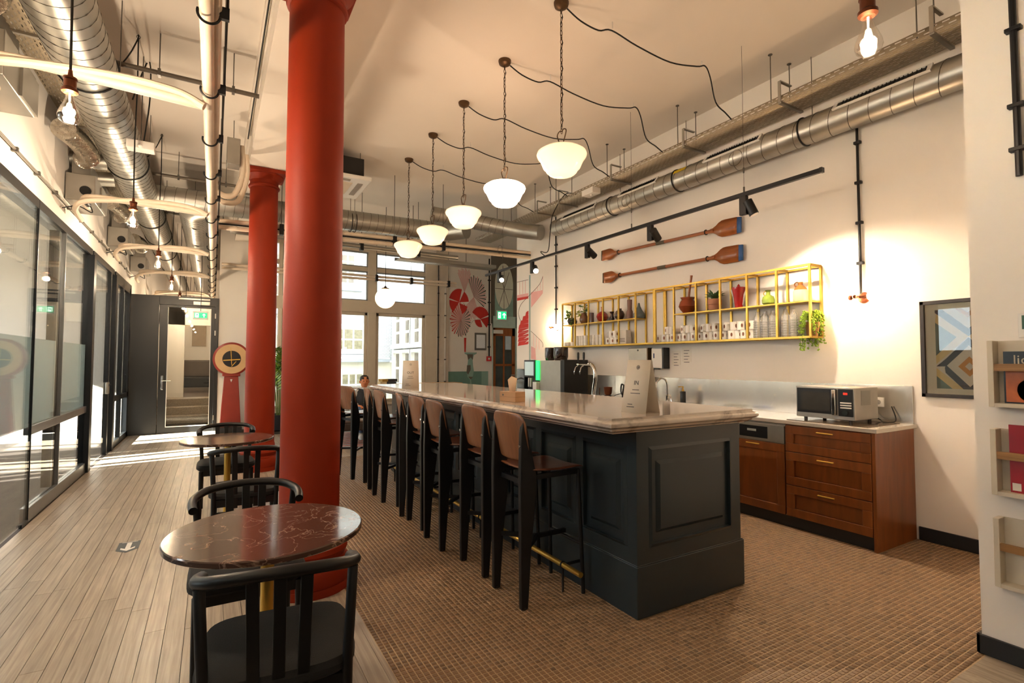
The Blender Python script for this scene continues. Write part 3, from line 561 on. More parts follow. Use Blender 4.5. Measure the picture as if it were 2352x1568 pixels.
shade_prof = [(1e-6, 0), (.05, .003), (.10, .016), (.122, .035), (.128, .05), (.148, .068), (.162, .10), (.176, .13), (.196, .155), (.203, .175), (.198, .192), (.17, .212), (.12, .228), (.07, .238), (.06, .25)]
def make_pendant():
    t = thing('pendant_lamp', 'x', 'pendant lamp', (0, 0, 0)); z0 = -1.44
    obj('canopy', MB().lathe([(1e-6, -.055), (.03, -.052), (.055, -.035), (.062, -.012), (.062, 0)], n=24), bronze_m, t)
    m = MB(); z = -.05; k = 0
    while z > z0+.38:
        ax = (1, 0, 0) if k % 2 else (0, 1, 0); c = (0, 0, z-.02); m.tube([Vector((ax[0]*.009*cos(a), ax[1]*.009*cos(a), z-.02+.022*sin(a))) for a in [2*pi*i/10 for i in range(10)]], .0028, 5, closed=True); z -= .037; k += 1
    obj('chain', m, bronze_m, t)
    obj('cord', MB().tube([(.012*sin(q*2.1), .012*cos(q*2.1), -.05-q*(1.0/14)) for q in range(15)], .0035, 5), cord_m, t)
    obj('hanger_loop', MB().tube(smooth([(0, -.01, z0+.25), (0, -.06, z0+.35), (0, -.03, z0+.38), (0, 0, z0+.37), (0, .03, z0+.38), (0, .06, z0+.35), (0, .01, z0+.25)], 5), .005, 6), bronze_m, t)
    obj('fitter', MB().lathe([(.085, z0+.222), (.07, z0+.245), (.03, z0+.262), (.015, z0+.28), (1e-6, z0+.285)], n=24), bronze_m, t)
    obj('shade', MB().lathe([(r, z0+z) for r, z in shade_prof], n=36), opal, t)
    return t
pend_y = (3.31, 4.247, 5.184, 6.121, 7.06); pn = ('first', 'second', 'third', 'fourth', 'fifth'); proto = None
for k, y in enumerate(pend_y):
    lab = pn[k]+' opal schoolhouse pendant lamp over the bar, counted from the panelled bar end'
    if proto is None: proto = make_pendant(); o = proto; o['label'] = lab; o['group'] = 'pendant lamps over the bar'; o.location = (2.4, y, H)
    else: o = place(proto, (2.4, y, H), 0, lab)
    if k == 1:
        o['label'] = 'second and brightest opal schoolhouse pendant lamp over the bar from the panelled end'; s_ = [c for c in o.children if c.name.startswith('shade')][0]; s_.data = s_.data.copy(); s_.data.materials[0] = opal_hot
    c = thing('lamp_cable', 'black ceiling cable from the '+pn[k]+' pendant lamp to the cable tray', 'cable', (3.4, y, H-.3))
    prt('cable', MB().tube(smooth([(2.46, y, H-.03), (2.6, y, H-.085), (2.78, y-.01, H-.11), (2.92, y-.02, H-.07), (3.2, y-.04, H-.13), (3.6, y-.05, H-.16), (3.95, y-.06, H-.10), (4.06, y-.07, H-.07), (4.13, y-.07, H-.16), (4.22, y-.06, H-.38), (4.42, y-.02, 3.93), (4.56, y, 3.89)], 5), .0065, 6), cord_m, c)
    for x in (2.92, 4.06): prt('hook', MB().cyl((x, y-.03, H-.06), (x, y-.03, H), .004, n=6), white_m, c)
# filament bulbs
hot = mat('glowing_filament', '#ffd9a0', .5, emit='#ffc878', estr=180.)
bulb_prof = [(.014, .0), (.016, -.02), (.024, -.045), (.036, -.075), (.045, -.10), (.047, -.115), (.041, -.135), (.025, -.149), (1e-6, -.154)]
def make_bulb(drop, W_=40):
    """origin at the ceiling hook; drop = distance down to the cap"""
    t = thing('filament_bulb', 'x', 'light bulb', (0, 0, 0)); z = -drop
    obj('cord', MB().tube([(.0, 0, 0), (.004, 0, z*.3), (-.004, 0, z*.6), (0, 0, z+.11)], .006, 6), cord_m, t)
    obj('socket', MB().lathe([(1e-6, z+.125), (.008, z+.12), (.012, z+.085), (.028, z+.082), (.03, z+.072), (.026, z+.066), (.026, z+.03), (.034, z+.022), (.034, z+.008), (.024, z), (1e-6, z)], n=20), copper_m, t)
    obj('bulb', MB().lathe([(r, z+h) for r, h in bulb_prof], n=24), bulb_m, t)
    m = MB()
    for k in range(6): a = k*pi/3; m.cyl((.006*cos(a), .006*sin(a), z-.05), (.017*cos(a), .017*sin(a), z-.105), .0022, n=5)
    obj('filament', m, hot, t); obj('stem', MB().cyl((0, 0, z), (0, 0, z-.05), .005, .003, 8), white_m, t)
    lamp('bulb_light', (0, 0, z-.085), W_, (1, .82, .62), .03, t); return t
byl = [(-.64, 3.27), (-.632, 5.57), (-.62, 7.89), (-.61, 10.2), (-.60, 12.5), (-.58, 14.8), (-.57, 17.0), (-.55, 19.3)]
bp = None; on = ('eighth', 'seventh', 'sixth', 'fifth', 'fourth', 'third', 'second', 'first')
for k, (x, y) in enumerate(byl):
    lab = on[k]+' bare filament bulb on a cord, counted from the dim corridor lounge'
    if bp is None: bp = make_bulb(1.60); o = bp; o['label'] = lab; o['group'] = 'filament bulbs along the walkway'; o.location = (x, y, H)
    else: o = place(bp, (x, y, H), 0, lab)
    dl = [c for c in o.children if c.type == 'LIGHT'][0]; dl.data = dl.data.copy(); dl.data.energy = 42 if k < 3 else 18
    if 0 < k < 4:
        s = thing('swag_cord', 'black swag cord from ceiling hook to large duct at the '+on[k]+' bulb', 'cord', (x, y, H-.3)); prt('cord', MB().tube(smooth([(x, y, H-.03), (x-.06, y+.02, H-.18), (x-.14, y+.05, H-.3), (x-.24, y+.1, H-.32)], 6), .006, 6), cord_m, s); prt('hook', MB().torus((x, y, H-.02), .014, .003, 12, 5, (1, 0, 0), (0, 0, 1)), rod_m, s)
for k, (x, y) in enumerate(((-.645, .97), (-.65, -1.33))): o = place(bp, (x, y, H), 0, ('added unseen bulb over the oak floor next behind the camera', 'added unseen bulb by the back wall near the glass', 'bulb by the back wall near the racks', 'bulb behind the near table')[k].replace('next behind the camera', 'next to the back wall')); dl = [c for c in o.children if c.type == 'LIGHT'][0]; dl.data = dl.data.copy(); dl.data.energy = 10  # two unseen bulbs added behind the camera to lift ceiling and walls
P = onz(1993, 22, 2.78); o = place(bp, (P.x, P.y, H), 0, 'bare filament bulb hanging alone before the near white wall with magazine racks'); dl = [c for c in o.children if c.type == 'LIGHT'][0]; dl.data = dl.data.copy(); dl.data.energy = 8
# globe pendant by the window
P = ony(885, 685, 9.5); g = thing('globe_lamp', 'round cream glass globe pendant before the courtyard window', 'pendant lamp', (P.x, P.y, P.z-.19))
prt('globe', MB().sphere(P, .188, 28, 18), mat('cream_globe_glass', '#ffe2bd', .3, var=.02, emit='#ffcf9a', estr=1.6), g); prt('cap', MB().lathe([(.075, .165), (.07, .19), (.03, .205), (.012, .235), (1e-6, .24)], P, 20), bronze_m, g); prt('cord', MB().cyl(P+Vector((0, 0, .23)), (P.x, P.y, H), .005, n=6), cord_m, g)
# wall sconces with two bright globes and black conduit
sc_glow = mat('bright_sconce_globe', '#fff2dd', .3, emit='#ffd2a0', estr=60.)
for y, zt, lab in ((2.305, 3.50, 'brass double wall sconce with two glowing bulbs beside the framed print'), (6.94, 3.85, 'brass double wall sconce with two glowing bulbs by the far shelf end')):
    s = thing('wall_sconce', lab, 'wall lamp', (XR, y, 1.9)); z = 1.985
    prt('rosette', MB().lathe([(.05, 0), (.05, -.012), (.035, -.03), (1e-6, -.034)], (XR, y, z), 24, 0), copper_m, s)
    prt('arm', MB().cyl((XR-.03, y, z), (XR-.11, y, z), .011).cyl((XR-.10, y-.07, z), (XR-.10, y+.07, z), .012).cyl((XR-.1, y, z), (XR-.16, y, z), .014, .01).sphere((XR-.165, y, z), .016), copper_m, s)
    for sg in (-1, 1):
        c = Vector((XR-.10, y+sg*.115, z)); b2 = prt('bulb', MB().sphere(c, .046, 20, 12), sc_glow, s); prt('socket', MB().cyl((XR-.10, y+sg*.055, z), (XR-.10, y+sg*.08, z), .022), copper_m, s)
    cd = thing('black_conduit', 'black wall conduit rising from the sconce '+('beside the framed print' if y < 4 else 'by the far shelf end'), 'conduit', (XR-.02, y+.015, 2.05)); prt('tube', MB().cyl((XR-.022, y+.015, 2.02), (XR-.022, y+.015, zt), .011, n=10), black_m, cd)
    for q in range(4): prt('clip', MB().box(XR-.036, XR, y-.012, y+.042, 2.28+.36*q, 2.305+.36*q), black_m, cd, bevel=.003)
# track with five spotlights
TX, TZ = 4.18, 2.955
tr = thing('lighting_track', 'long black lighting track hung on wires before the oars', 'track light', (TX, 5.1, TZ)); prt('rail', MB().box(TX-.018, TX+.018, 2.24, 8.07, TZ-.018, TZ+.018), black_m, tr, bevel=.002); prt('end_cap', MB().box(TX-.02, TX+.02, 2.225, 2.245, TZ-.02, TZ+.02), black_plastic, tr)
for y in (2.93, 4.39, 7.45):
    prt('wire', MB().cyl((TX, y, TZ+.02), (TX, y, H), .002, n=5), rod_m, tr); prt('wire_grip', MB().cyl((TX, y, TZ+.02), (TX, y, TZ+.07), .008, n=8).cyl((TX, y, TZ+.2), (TX, y, TZ+.25), .007, n=8), rod_m, tr); prt('wire_coil', MB().torus((TX-.02, y+.07, TZ+.36), .07, .003, 20, 5, (0, 1, .2), (0, -.2, 1)), rod_m, tr)
prt('feed_cable', MB().tube(smooth([(TX, 6.2, TZ+.02), (TX, 6.3, TZ+.1), (TX+.2, 6.4, TZ+.15), (TX+.28, 6.45, TZ+.5), (TX+.3, 6.4, 3.7), (TX+.38, 6.2, 3.95), (TX+.45, 6.0, 3.9)], 7), .007, 6), cord_m, tr)
spot_lens = mat('spot_lens', '#ffffff', .3, emit='#ffdcae', estr=90.)
spots = [(2.93, (.22, -.32, -.92), 0, 'black track spotlight nearest the sconce conduit'), (4.09, (.75, .2, -.55), 0, 'black track spotlight above the pale oar tips'), (5.2, (.85, .1, -.5), 0, 'black track spotlight beside the left oar blades'), (6.53, (-.35, -.75, -.55), 1, 'black track spotlight glowing before the spiral stair mural'), (7.57, (-.45, -.75, -.48), 1, 'black track spotlight glowing at the window end of the track')]
for y, aim, lit, lab in spots:
    s = thing('spotlight', lab, 'spotlight', (TX, y, TZ-.2)); a = Vector(aim).normalized(); c = Vector((TX+.02, y-.05, TZ-.13))
    prt('adapter', MB().box(TX-.02, TX+.02, y-.03, y+.04, TZ-.19, TZ-.018), black_m, s, bevel=.003); prt('yoke', MB().cyl((TX, y, TZ-.12), c, .012, n=10), black_m, s)
    prt('head', MB().tube([c-a*.07, c+a*.075], .042, 20), black_m, s, bevel=.003); prt('lens', MB().tube([c+a*.0755, c+a*.078], .036, 20), spot_lens if lit else white_m, s)
    if lit or y < 3: lamp('spot_light', c+a*.085-Vector((TX, y, TZ-.2)), 26 if lit else 60, (1, .80, .58), .02, s, 125 if not lit else 80, a)
# ================================================================== red columns
def column(y, lab):
    t = thing('column', lab, 'column', (.56, y, 0), group='red cast-iron columns')
    obj('plinth', MB().lathe([(.262, 0), (.262, .05)], n=48), red_m, t)
    obj('base', MB().lathe([(.255, .05), (.262, .08), (.262, .13), (.25, .16), (.222, .175), (.215, .19), (.225, .21), (.236, .235), (.228, .262), (.205, .275), (.195, .285), (.19, .33), (.182, .36)], n=48), red_m, t)
    obj('shaft', MB().lathe([(.182, .36), (.18, 1.5), (.176, 2.8), (.172, 3.76)], n=48), red_m, t)
    obj('capital', MB().lathe([(.172, 3.74), (.19, 3.75), (.195, 3.765), (.19, 3.78), (.176, 3.79), (.176, 3.84), (.19, 3.86), (.215, 3.885), (.235, 3.90), (.238, 3.915)], n=48), red_m, t)
    obj('abacus', MB().box(-.25, .25, -.25, .25, 3.915, 3.963), red_m, t, bevel=.006)
column(3.53, 'tall red-orange painted column standing behind the round table nearest the bar end')
column(7.6, 'red-orange painted column in front of the old weighing scale')
# ================================================================== bar
bar = thing('bar_counter', 'long slate blue panelled bar with a thick pale marble top', 'bar', (2.5, 4.4, 0))
BX0, BX1, BY0, BY1 = 2.05, 2.945, 2.13, 6.62
body = prt('carcass', MB().box(BX0+.012, BX1, BY0+.012, BY1, 0, 1.034), bar_m, bar)
prt('plinth', MB().box(BX0-.004, BX1+.03, BY0-.004, BY1+.01, 0, .284), bar_m, bar, bevel=.004)
prt('plinth_cap', MB().box(BX0-.002, BX1+.02, BY0-.002, BY1+.01, .284, .292), bar_m, bar, bevel=.003)
def panel(par, P, U, Wd, z0, z1, n):
    """framed raised panel; P corner, U along, n outward normal"""
    P, U, n = Vector(P), Vector(U), Vector(n); q = lambda a, z, o: P+U*a+Vector((0, 0, z))+n*o
    def ring(a0, a1, h0, h1, w, o0, o1):   # moulding ring with a sloped section
        m = MB(); out = [q(a0, h0, o0), q(a1, h0, o0), q(a1, h1, o0), q(a0, h1, o0)]; inn = [q(a0+w, h0+w, o1), q(a1-w, h0+w, o1), q(a1-w, h1-w, o1), q(a0+w, h1-w, o1)]; inn2 = [q(a0+w, h0+w, -.012), q(a1-w, h0+w, -.012), q(a1-w, h1-w, -.012), q(a0+w, h1-w, -.012)]
        m.add(out+inn+inn2, [(i, (i+1) % 4, 4+(i+1) % 4, 4+i) for i in range(4)]+[(4+i, 4+(i+1) % 4, 8+(i+1) % 4, 8+i) for i in range(4)]); return m
    pn = obj('panel', ring(0, Wd, z0, z1, .018, 0, .010), bar_m, par, world=True)
    f = MB(); a, b, c, d = .066, Wd-.066, z0+.072, z1-.085
    f.add([q(a, c, -.012), q(b, c, -.012), q(b, d, -.012), q(a, d, -.012), q(a+.022, c+.022, .006), q(b-.022, c+.022, .006), q(b-.022, d-.022, .006), q(a+.022, d-.022, .006)], [(4, 5, 6, 7)]+[(i, (i+1) % 4, 4+(i+1) % 4, 4+i) for i in range(4)])
    obj('raised_field', f, bar_m, pn, world=True)
PZ0, PZ1 = .375, .94
# stiles and rails proud of the carcass, leaving the panel openings
def rails(P, U, n, L, spans):
    P, U, n = Vector(P), Vector(U), Vector(n); m = MB()
    def bx(a0, a1, z0, z1):
        c = P+U*((a0+a1)/2)+Vector((0, 0, (z0+z1)/2))-n*.006; sx = abs(U.x)*(a1-a0)+abs(n.x)*.013; sy = abs(U.y)*(a1-a0)+abs(n.y)*.013; m.obox(c, sx, sy, z1-z0)
    bx(0, L, .284, PZ0); bx(0, L, PZ1, 1.034); a = 0
    for s0, s1 in spans: bx(a, s0, PZ0, PZ1); a = s1
    bx(a, L, PZ0, PZ1); return m
LS = BY1-BY0; sp = [(.075+.475*k, .075+.475*k+.405) for k in range(9)]
prt('side_frame', rails((BX0, BY0, 0), (0, 1, 0), (-1, 0, 0), LS, sp), bar_m, bar)
for s0, s1 in sp: panel(bar, (BX0, BY0+s0, 0), (0, 1, 0), s1-s0, PZ0, PZ1, (-1, 0, 0))
WE = BX1-BX0; se = [(.09, WE-.09)]
prt('end_frame', rails((BX0, BY0, 0), (1, 0, 0), (0, -1, 0), WE, se), bar_m, bar)
panel(bar, (BX0+.09, BY0, 0), (1, 0, 0), WE-.18, PZ0, PZ1, (0, -1, 0))
# marble top: swept moulding
prof = [(0, 1.12), (0, 1.108), (.004, 1.105), (.016, 1.101), (.025, 1.093), (.027, 1.084), (.024, 1.075), (.014, 1.067), (.002, 1.063), (-.002, 1.058), (-.004, 1.052), (-.02, 1.042), (-.034, 1.038), (-.036, 1.033)]
tx0, tx1, ty0_, ty1 = 1.82, 3.0, 2.07, 6.76; rows = []
for o_, z in prof: rows.append([(tx0-o_, ty0_-o_, z), (tx1+o_, ty0_-o_, z), (tx1+o_, ty1+o_, z), (tx0-o_, ty1+o_, z)])
m = MB(); n = len(rows); m.add([p for r in rows for p in r], [(4*i+k, 4*i+(k+1) % 4, 4*(i+1)+(k+1) % 4, 4*(i+1)+k) for i in range(n-1) for k in range(4)]+[(3, 2, 1, 0), tuple(4*(n-1)+k for k in range(4))])
prt('marble_top', m, marble_m, bar)
# brass foot rail
fr_ = prt('foot_rail', MB().cyl((1.90, 2.44, .165), (1.90, 6.5, .165), .0165, n=16), brass_m, bar)
for y in (2.62, 3.75, 4.85, 6.0):
    prt('rail_bracket', MB().cyl((1.90, y, .165), (2.045, y, .165), .010, n=8).torus((1.90, y, .165), .019, .005, 16, 5, (1, 0, 0), (0, 0, 1)).cyl((1.90, y, 0), (1.90, y, .15), .007, n=8), black_m, bar)
# ================================================================== bar stools
def make_stool():
    t = thing('bar_stool', 'x', 'bar stool', (0, 0, 0))   # origin between rear feet, front along +x
    SW = .165; zs = .775
    for s in (-1, 1):                                      # flat wedge rear legs
        pr = [(-.022, 0), (.022, 0), (.045, .35), (.085, .70), (.08, .76), (.055, .86), (.005, 1.075), (-.012, 1.078), (-.024, 1.0), (-.03, .74)]
        obj('rear_leg', MB().prism([(x, s*SW-.017, z) for x, z in pr], (0, .034, 0)), black_m, t, bevel=.005)
        obj('foot', MB().cyl((0, s*SW, 0), (0, s*SW, .012), .02, n=10), black_plastic, t)
        obj('front_leg', MB().cyl((.425, s*(SW+.01), 0), (.40, s*(SW-.005), zs-.02), .0125, n=12), black_m, t)
        obj('seat_rail', MB().bar((.05, s*(SW-.01), zs-.035), (.405, s*(SW-.01), zs-.03), .02, .03), black_m, t)
        obj('brace', MB().bar((.02, s*SW, .335), (.20, 0, .335), .02, .025), black_m, t)
        obj('bolt', MB().cyl((-.033, s*SW, .93), (-.024, s*SW, .93), .009, n=10), chrome_m, t)
    obj('brace_bar', MB().bar((.19, 0, .335), (.415, 0, .335), .02, .025), black_m, t)
    obj('front_stretcher', MB().cyl((.415, -SW-.005, .30), (.415, SW+.005, .30), .011, n=10), black_m, t)
    obj('rear_stretcher', MB().bar((.04, -SW, zs-.07), (.04, SW, zs-.07), .03, .03), black_m, t)
    rows = []                                              # moulded plywood seat
    for i in range(11):
        u = i/10; x = .02+.43*u; hw = .19+.012*sin(pi*u)-.03*max(0, (u-.85)/.15)**2-.02*max(0, (.12-u)/.12); z = zs+.012*(2*u-1)**2-(.03*max(0, (u-.82)/.18)**2)
        rows.append([(x, hw*(2*k/10-1), z+.010*(2*k/10-1)**2-.004) for k in range(11)])
    obj('seat', MB().strip(rows), stool_seat_m, t, solid=.014, sub=1)
    rows = []                                              # curved back shell
    for i in range(13):
        v = i/12; z = .83+.295*v; hw = .178+.022*v; hw *= (1-.30*max(0, (v-.72)/.28)**2.2)*(1-.08*max(0, (.1-v)/.1)); x0 = .028-.055*v
        rows.append([(x0-.035*(1-(2*k/12-1)**2)+.012, hw*(2*k/12-1), z-.03*max(0, v-.85)*(2*k/12-1)**2*8*.3) for k in range(13)])
    obj('backrest', MB().strip(rows), stool_back_m, t, solid=.012, sub=1)
    return t
stools = [(1.575, 2.72, 0), (1.585, 3.225, .02), (1.525, 3.807, -.01), (1.56, 4.32, .03), (1.57, 4.79, -.22), (1.52, 5.33, .0), (1.56, 5.94, -.1), (1.44, 6.51, .32)]
sp_ = None; so = ('first', 'second', 'third', 'fourth', 'fifth', 'sixth', 'seventh', 'last')
for k, (x, y, a) in enumerate(stools):
    lab = so[k]+' walnut bar stool with black wedge legs, counted from the panelled bar end'
    if sp_ is None: sp_ = make_stool(); o = sp_; o['label'] = lab; o['group'] = 'bar stools along the bar'; o.location = (x, y, 0); o.rotation_euler = (0, 0, a)
    else: place(sp_, (x, y, 0), a, lab)
# ================================================================== cafe tables
def table(c, lab):
    t = thing('cafe_table', lab, 'table', (*c, 0), group='round cafe tables'); R = .366
    obj('tabletop', MB().lathe([(1e-6, .718), (R-.006, .718), (R, .722), (R, .738), (R-.004, .742), (1e-6, .742)], n=72), tab_m, t)
    obj('pedestal', MB().cyl((0, 0, .015), (0, 0, .715), .026, n=24), brass_m, t)
    obj('top_plate', MB().lathe([(.12, .706), (.12, .7175), (1e-6, .7175)], n=24), black_m, t)
    obj('base', MB().lathe([(.21, 0), (.21, .008), (.2, .013), (.03, .02), (.027, .03)], n=40), black_m, t)
table((.212, 2.33), 'round brown marble cafe table beside the nearer red column')
table((.135, 5.21), 'round brown marble cafe table near the farther red column')
# ================================================================== cafe chairs
def make_chair():
    t = thing('cafe_chair', 'x', 'chair', (0, 0, 0))       # front +y, origin under the seat
    for s in (-1, 1):
        obj('front_leg', MB().tube([(s*.205, .2, 0), (s*.2, .19, .43)], [.014, .019], 12), blackw_m, t)
        obj('rear_leg', MB().tube(smooth([(s*.20, -.235, 0), (s*.2, -.21, .42), (s*.208, -.2, .6), (s*.218, -.175, .75)], 5), .0165, 12), blackw_m, t)
        obj('side_rail', MB().bar((s*.195, -.2, .41), (s*.195, .18, .41), .022, .05), blackw_m, t)
    obj('front_rail', MB().bar((-.19, .185, .41), (.19, .185, .41), .022, .05), blackw_m, t)
    obj('rear_rail', MB().bar((-.195, -.205, .41), (.195, -.205, .41), .024, .05), blackw_m, t)
    obj('lower_rail', MB().bar((-.195, -.215, .335), (.195, -.215, .335), .02, .03), blackw_m, t)
    pts = [(-.226, -.04, .735), (-.232, -.10, .75), (-.22, -.17, .765), (-.155, -.235, .785), (0, -.262, .795), (.155, -.235, .785), (.22, -.17, .765), (.232, -.10, .75), (.226, -.04, .735)]
    obj('top_rail', MB().tube(smooth(pts, 6), .019, 14), blackw_m, t)
    for x in (-.075, 0, .075): obj('slat', MB().bar((x*.9, -.218, .37), (x, -.252, .785), .036, .011, (0, 1, 0)), blackw_m, t, bevel=.003)
    R = .03; o_ = []; sx, sy = .24, .235
    out = [(sx*(abs(cos(a))**.45)*(1 if cos(a) > 0 else -1)*(1+.04*sin(a)), sy*(abs(sin(a))**.45)*(1 if sin(a) > 0 else -1)) for a in [2*pi*i/36 for i in range(36)]]
    m = MB(); lay = [(.93, .43), (1, .445), (1.0, .465), (.95, .482), (.8, .490), (.4, .494)]; m.add([(x*k, y*k, z) for k, z in lay for x, y in out], [(36*i+j, 36*i+(j+1) % 36, 36*(i+1)+(j+1) % 36, 36*(i+1)+j) for i in range(len(lay)-1) for j in range(36)]+[tuple(range(35, -1, -1)), tuple(36*(len(lay)-1)+j for j in range(36))])
    obj('seat_cushion', m, fabric_m, t)
    return t
ch = [(.215, 1.94, -.10, 'black curved-back chair at the near round table, turned away from the corridor door side'), (.165, 2.74, pi, 'black curved-back chair behind the near round table, facing the bar end'), (.235, 4.42, -.03, 'black curved-back chair between the two round tables with its back to the near table'), (.135, 5.60, pi, 'black curved-back chair at the far round table before the corridor door')]
ch[0] = (.215, 1.94, -.10, 'black curved-back chair with its back to the bare oak floor at the near round table')
cp = None
for x, y, a, lab in ch:
    if cp is None: cp = make_chair(); o = cp; o['label'] = lab; o['group'] = 'black cafe chairs'; o.location = (x, y, 0); o.rotation_euler = (0, 0, a)
    else: place(cp, (x, y, 0), a, lab)
# ================================================================== back counter
CF = 4.316; CY0 = 1.957; CT = .918
ct = thing('worktop', 'stainless worktop with steel backsplash along the shelf wall', 'worktop', (4.6, 4.5, CT-.035))
prt('top', MB().box(4.285, XR-.003, 1.94, 7.45, CT-.032, CT), worktop_m, ct, bevel=.003)
prt('backsplash', MB().box(XR-.014, XR-.001, 1.96, 6.75, CT, 1.226), steel_m, ct, bevel=.002)
prt('sink_rim', MB().box(4.42, 4.8, 4.15, 4.6, CT, CT+.004), steel2_m, ct)
def handle(par, y, z):
    return obj('handle', MB().cyl((CF-.028, y-.065, z), (CF-.028, y+.065, z), .0055, n=8).cyl((CF-.028, y-.06, z), (CF, y-.06, z), .006, n=8).cyl((CF-.028, y+.06, z), (CF, y+.06, z), .006, n=8), gold_m, par, world=True)
def shaker(name, par, y0, y1, z0, z1, hz, w=.07):
    m = MB().box(CF-.02, CF, y0, y1, z0, z0+w).box(CF-.02, CF, y0, y1, z1-w, z1).box(CF-.02, CF, y0, y0+w, z0+w, z1-w).box(CF-.02, CF, y1-w, y1, z0+w, z1-w).box(CF-.002, CF+.004, y0+w, y1-w, z0+w, z1-w)
    d = prt(name, m, cab_m, par, bevel=.003); handle(d, (y0+y1)/2, hz); return d
DY0, DY1 = CY0+.03, 2.661
cu = thing('drawer_cabinet', 'cherry wood cabinet with three drawers under the microwave', 'cabinet', (4.6, 2.3, 0))
prt('side_panel', MB().box(CF-.02, XR-.02, CY0, CY0+.025, 0, CT-.032), cab_m, cu, bevel=.002); prt('carcass', MB().box(CF, XR-.02, DY0, DY1, .1, CT-.034), cab_m, cu); prt('toe_kick', MB().box(CF+.02, CF+.05, DY0, DY1, 0, .1), dark_base, cu)
for z0, z1 in ((.655, .876), (.372, .650), (.105, .367)): shaker('drawer', cu, DY0, DY1-.006, z0, z1, z1-.035)
dw = thing('dishwasher', 'built-in dishwasher with steel control strip and cherry front', 'dishwasher', (4.6, 3.0, 0))
prt('body', MB().box(CF+.002, XR-.02, DY1+.004, 3.27, .1, CT-.04), steel2_m, dw); cs = prt('control_strip', MB().box(CF-.018, CF+.002, DY1+.006, 3.26, .71, .862), steel2_m, dw, bevel=.002)
obj('display', MB().box(CF-.020, CF-.0175, DY1+.16, 3.1, .735, .84), black_plastic, cs, world=True); obj('screen', MB().box(CF-.0215, CF-.0195, 2.93, 3.02, .79, .81), mat('lcd_grey', '#9aa0a0', .4), cs, world=True)
shaker('front', dw, DY1+.006, 3.26, .105, .705, .68); prt('toe_kick', MB().box(CF+.02, CF+.05, DY1, 3.27, 0, .1), dark_base, dw)
for k in range(6):
    y0 = 3.28+.68*k; c = thing('base_cabinet', 'cherry base cabinet hidden mostly behind the bar, number %d from the dishwasher' % (k+1), 'cabinet', (4.6, y0+.33, 0)); c['label'] = 'cherry base cabinet under the worktop, '+('first', 'second', 'third', 'fourth', 'fifth', 'sixth')[k]+' beyond the dishwasher'
    prt('carcass', MB().box(CF, XR-.02, y0, y0+.675, .1, CT-.034), cab_m, c); prt('toe_kick', MB().box(CF+.02, CF+.05, y0, y0+.675, 0, .1), dark_base, c); shaker('door', c, y0+.003, y0+.672, .105, .876, .83)
# microwave on a dark glass mat
mw = thing('microwave', 'silver microwave oven with black glass door and red clock', 'microwave', (4.62, 2.4, CT)); y0, y1, z0, z1 = 2.165, 2.64, CT+.03, 1.212; mx = 4.445
prt('case', MB().box(mx+.01, 4.82, y0, y1, z0, z1), mat('silver_case', '#b9b4ac', .35, .6), mw, bevel=.006); prt('front_frame', MB().box(mx, mx+.012, y0, y1, z0, z1), steel2_m, mw, bevel=.004)
prt('door', MB().box(mx-.008, mx, y0+.135, y1-.012, z0+.04, z1-.014), black_plastic, mw, bevel=.003); prt('door_window', MB().box(mx-.0095, mx-.0075, y0+.185, y1-.05, z0+.065, z1-.045), mat('microwave_window', '#3d3c3a', .15, var=.2), mw)
prt('door_handle', MB().box(mx-.03, mx-.008, y0+.135, y0+.165, z0+.035, z1-.02), chrome_m, mw, bevel=.005); cp_ = prt('control_panel', MB().box(mx-.007, mx, y0+.01, y0+.122, z0+.03, z1-.012), black_plastic, mw, bevel=.003)
obj('clock', MB().box(mx-.0085, mx-.0068, y0+.05, y0+.08, z1-.057, z1-.042), mat('red_digits', '#ff2010', .4, emit='#ff1808', estr=1.5), cp_, world=True)
for k in range(3): obj('button', MB().box(mx-.0095, mx-.0068, y0+.02, y0+.105, z0+.095+.02*k, z0+.105+.02*k), white_m, cp_, world=True)
obj('dial', MB().cyl((mx-.03, y0+.062, z0+.062), (mx-.007, y0+.062, z0+.062), .022, n=20), chrome_m, cp_, world=True)
prt('vent_panel', MB().box(mx+.1, mx+.25, y0-.0015, y0+.001, z0+.12, z0+.24), steel2_m, mw)
for x in (mx+.04, 4.78):
    for y in (y0+.05, y1-.06): prt('foot', MB().cyl((x, y, CT+.006), (x, y, z0), .014, n=10), black_plastic, mw)
prt('power_lead', MB().tube(smooth([(4.83, y0+.1, z0+.05), (4.88, y0+.02, CT+.02), (4.8, y0-.05, CT+.008), (4.88, y0-.1, CT+.02), (XR-.03, y0-.06, 1.05)], 6), .005, 6), cord_m, mw)
tag(obj('worktop_mat', MB().box(4.33, 4.84, 2.02, 2.66, CT, CT+.006), mat('bronze_glass_mat', '#6b5a48', .1, .4)), 'bronze glass mat lying under the microwave', 'mat')
def socket(y, z, n, lab, plugs=()):
    s = thing('wall_socket', lab, 'socket', (XR-.02, y, z)); prt('plate', MB().box(XR-.026, XR-.014, y-.04*n, y+.04*n, z-.04, z+.04), white_m, s, bevel=.004)
    for k in range(n):
        yy = y-.04*n+.04+.08*k; prt('outlet', MB().cyl((XR-.027, yy, z), (XR-.0255, yy, z), .02, n=16), mat('outlet_grey', '#8f8a84', .5), s)
        if k in plugs: prt('plug', MB().cyl((XR-.06, yy, z), (XR-.025, yy, z), .018, n=12), black_plastic, s)
P = onx(1325, 886, XR-.02); socket(P.y, P.z, 3, 'triple white socket on the steel backsplash behind the beer tap', (1, 2))
P = onx(2018, 923, XR-.02); socket(P.y, P.z, 1, 'single white socket on the backsplash right beside the microwave')
P = onx(1437, 898, XR-.02); socket(P.y, P.z, 1, 'single white socket behind the kettle', (0,))
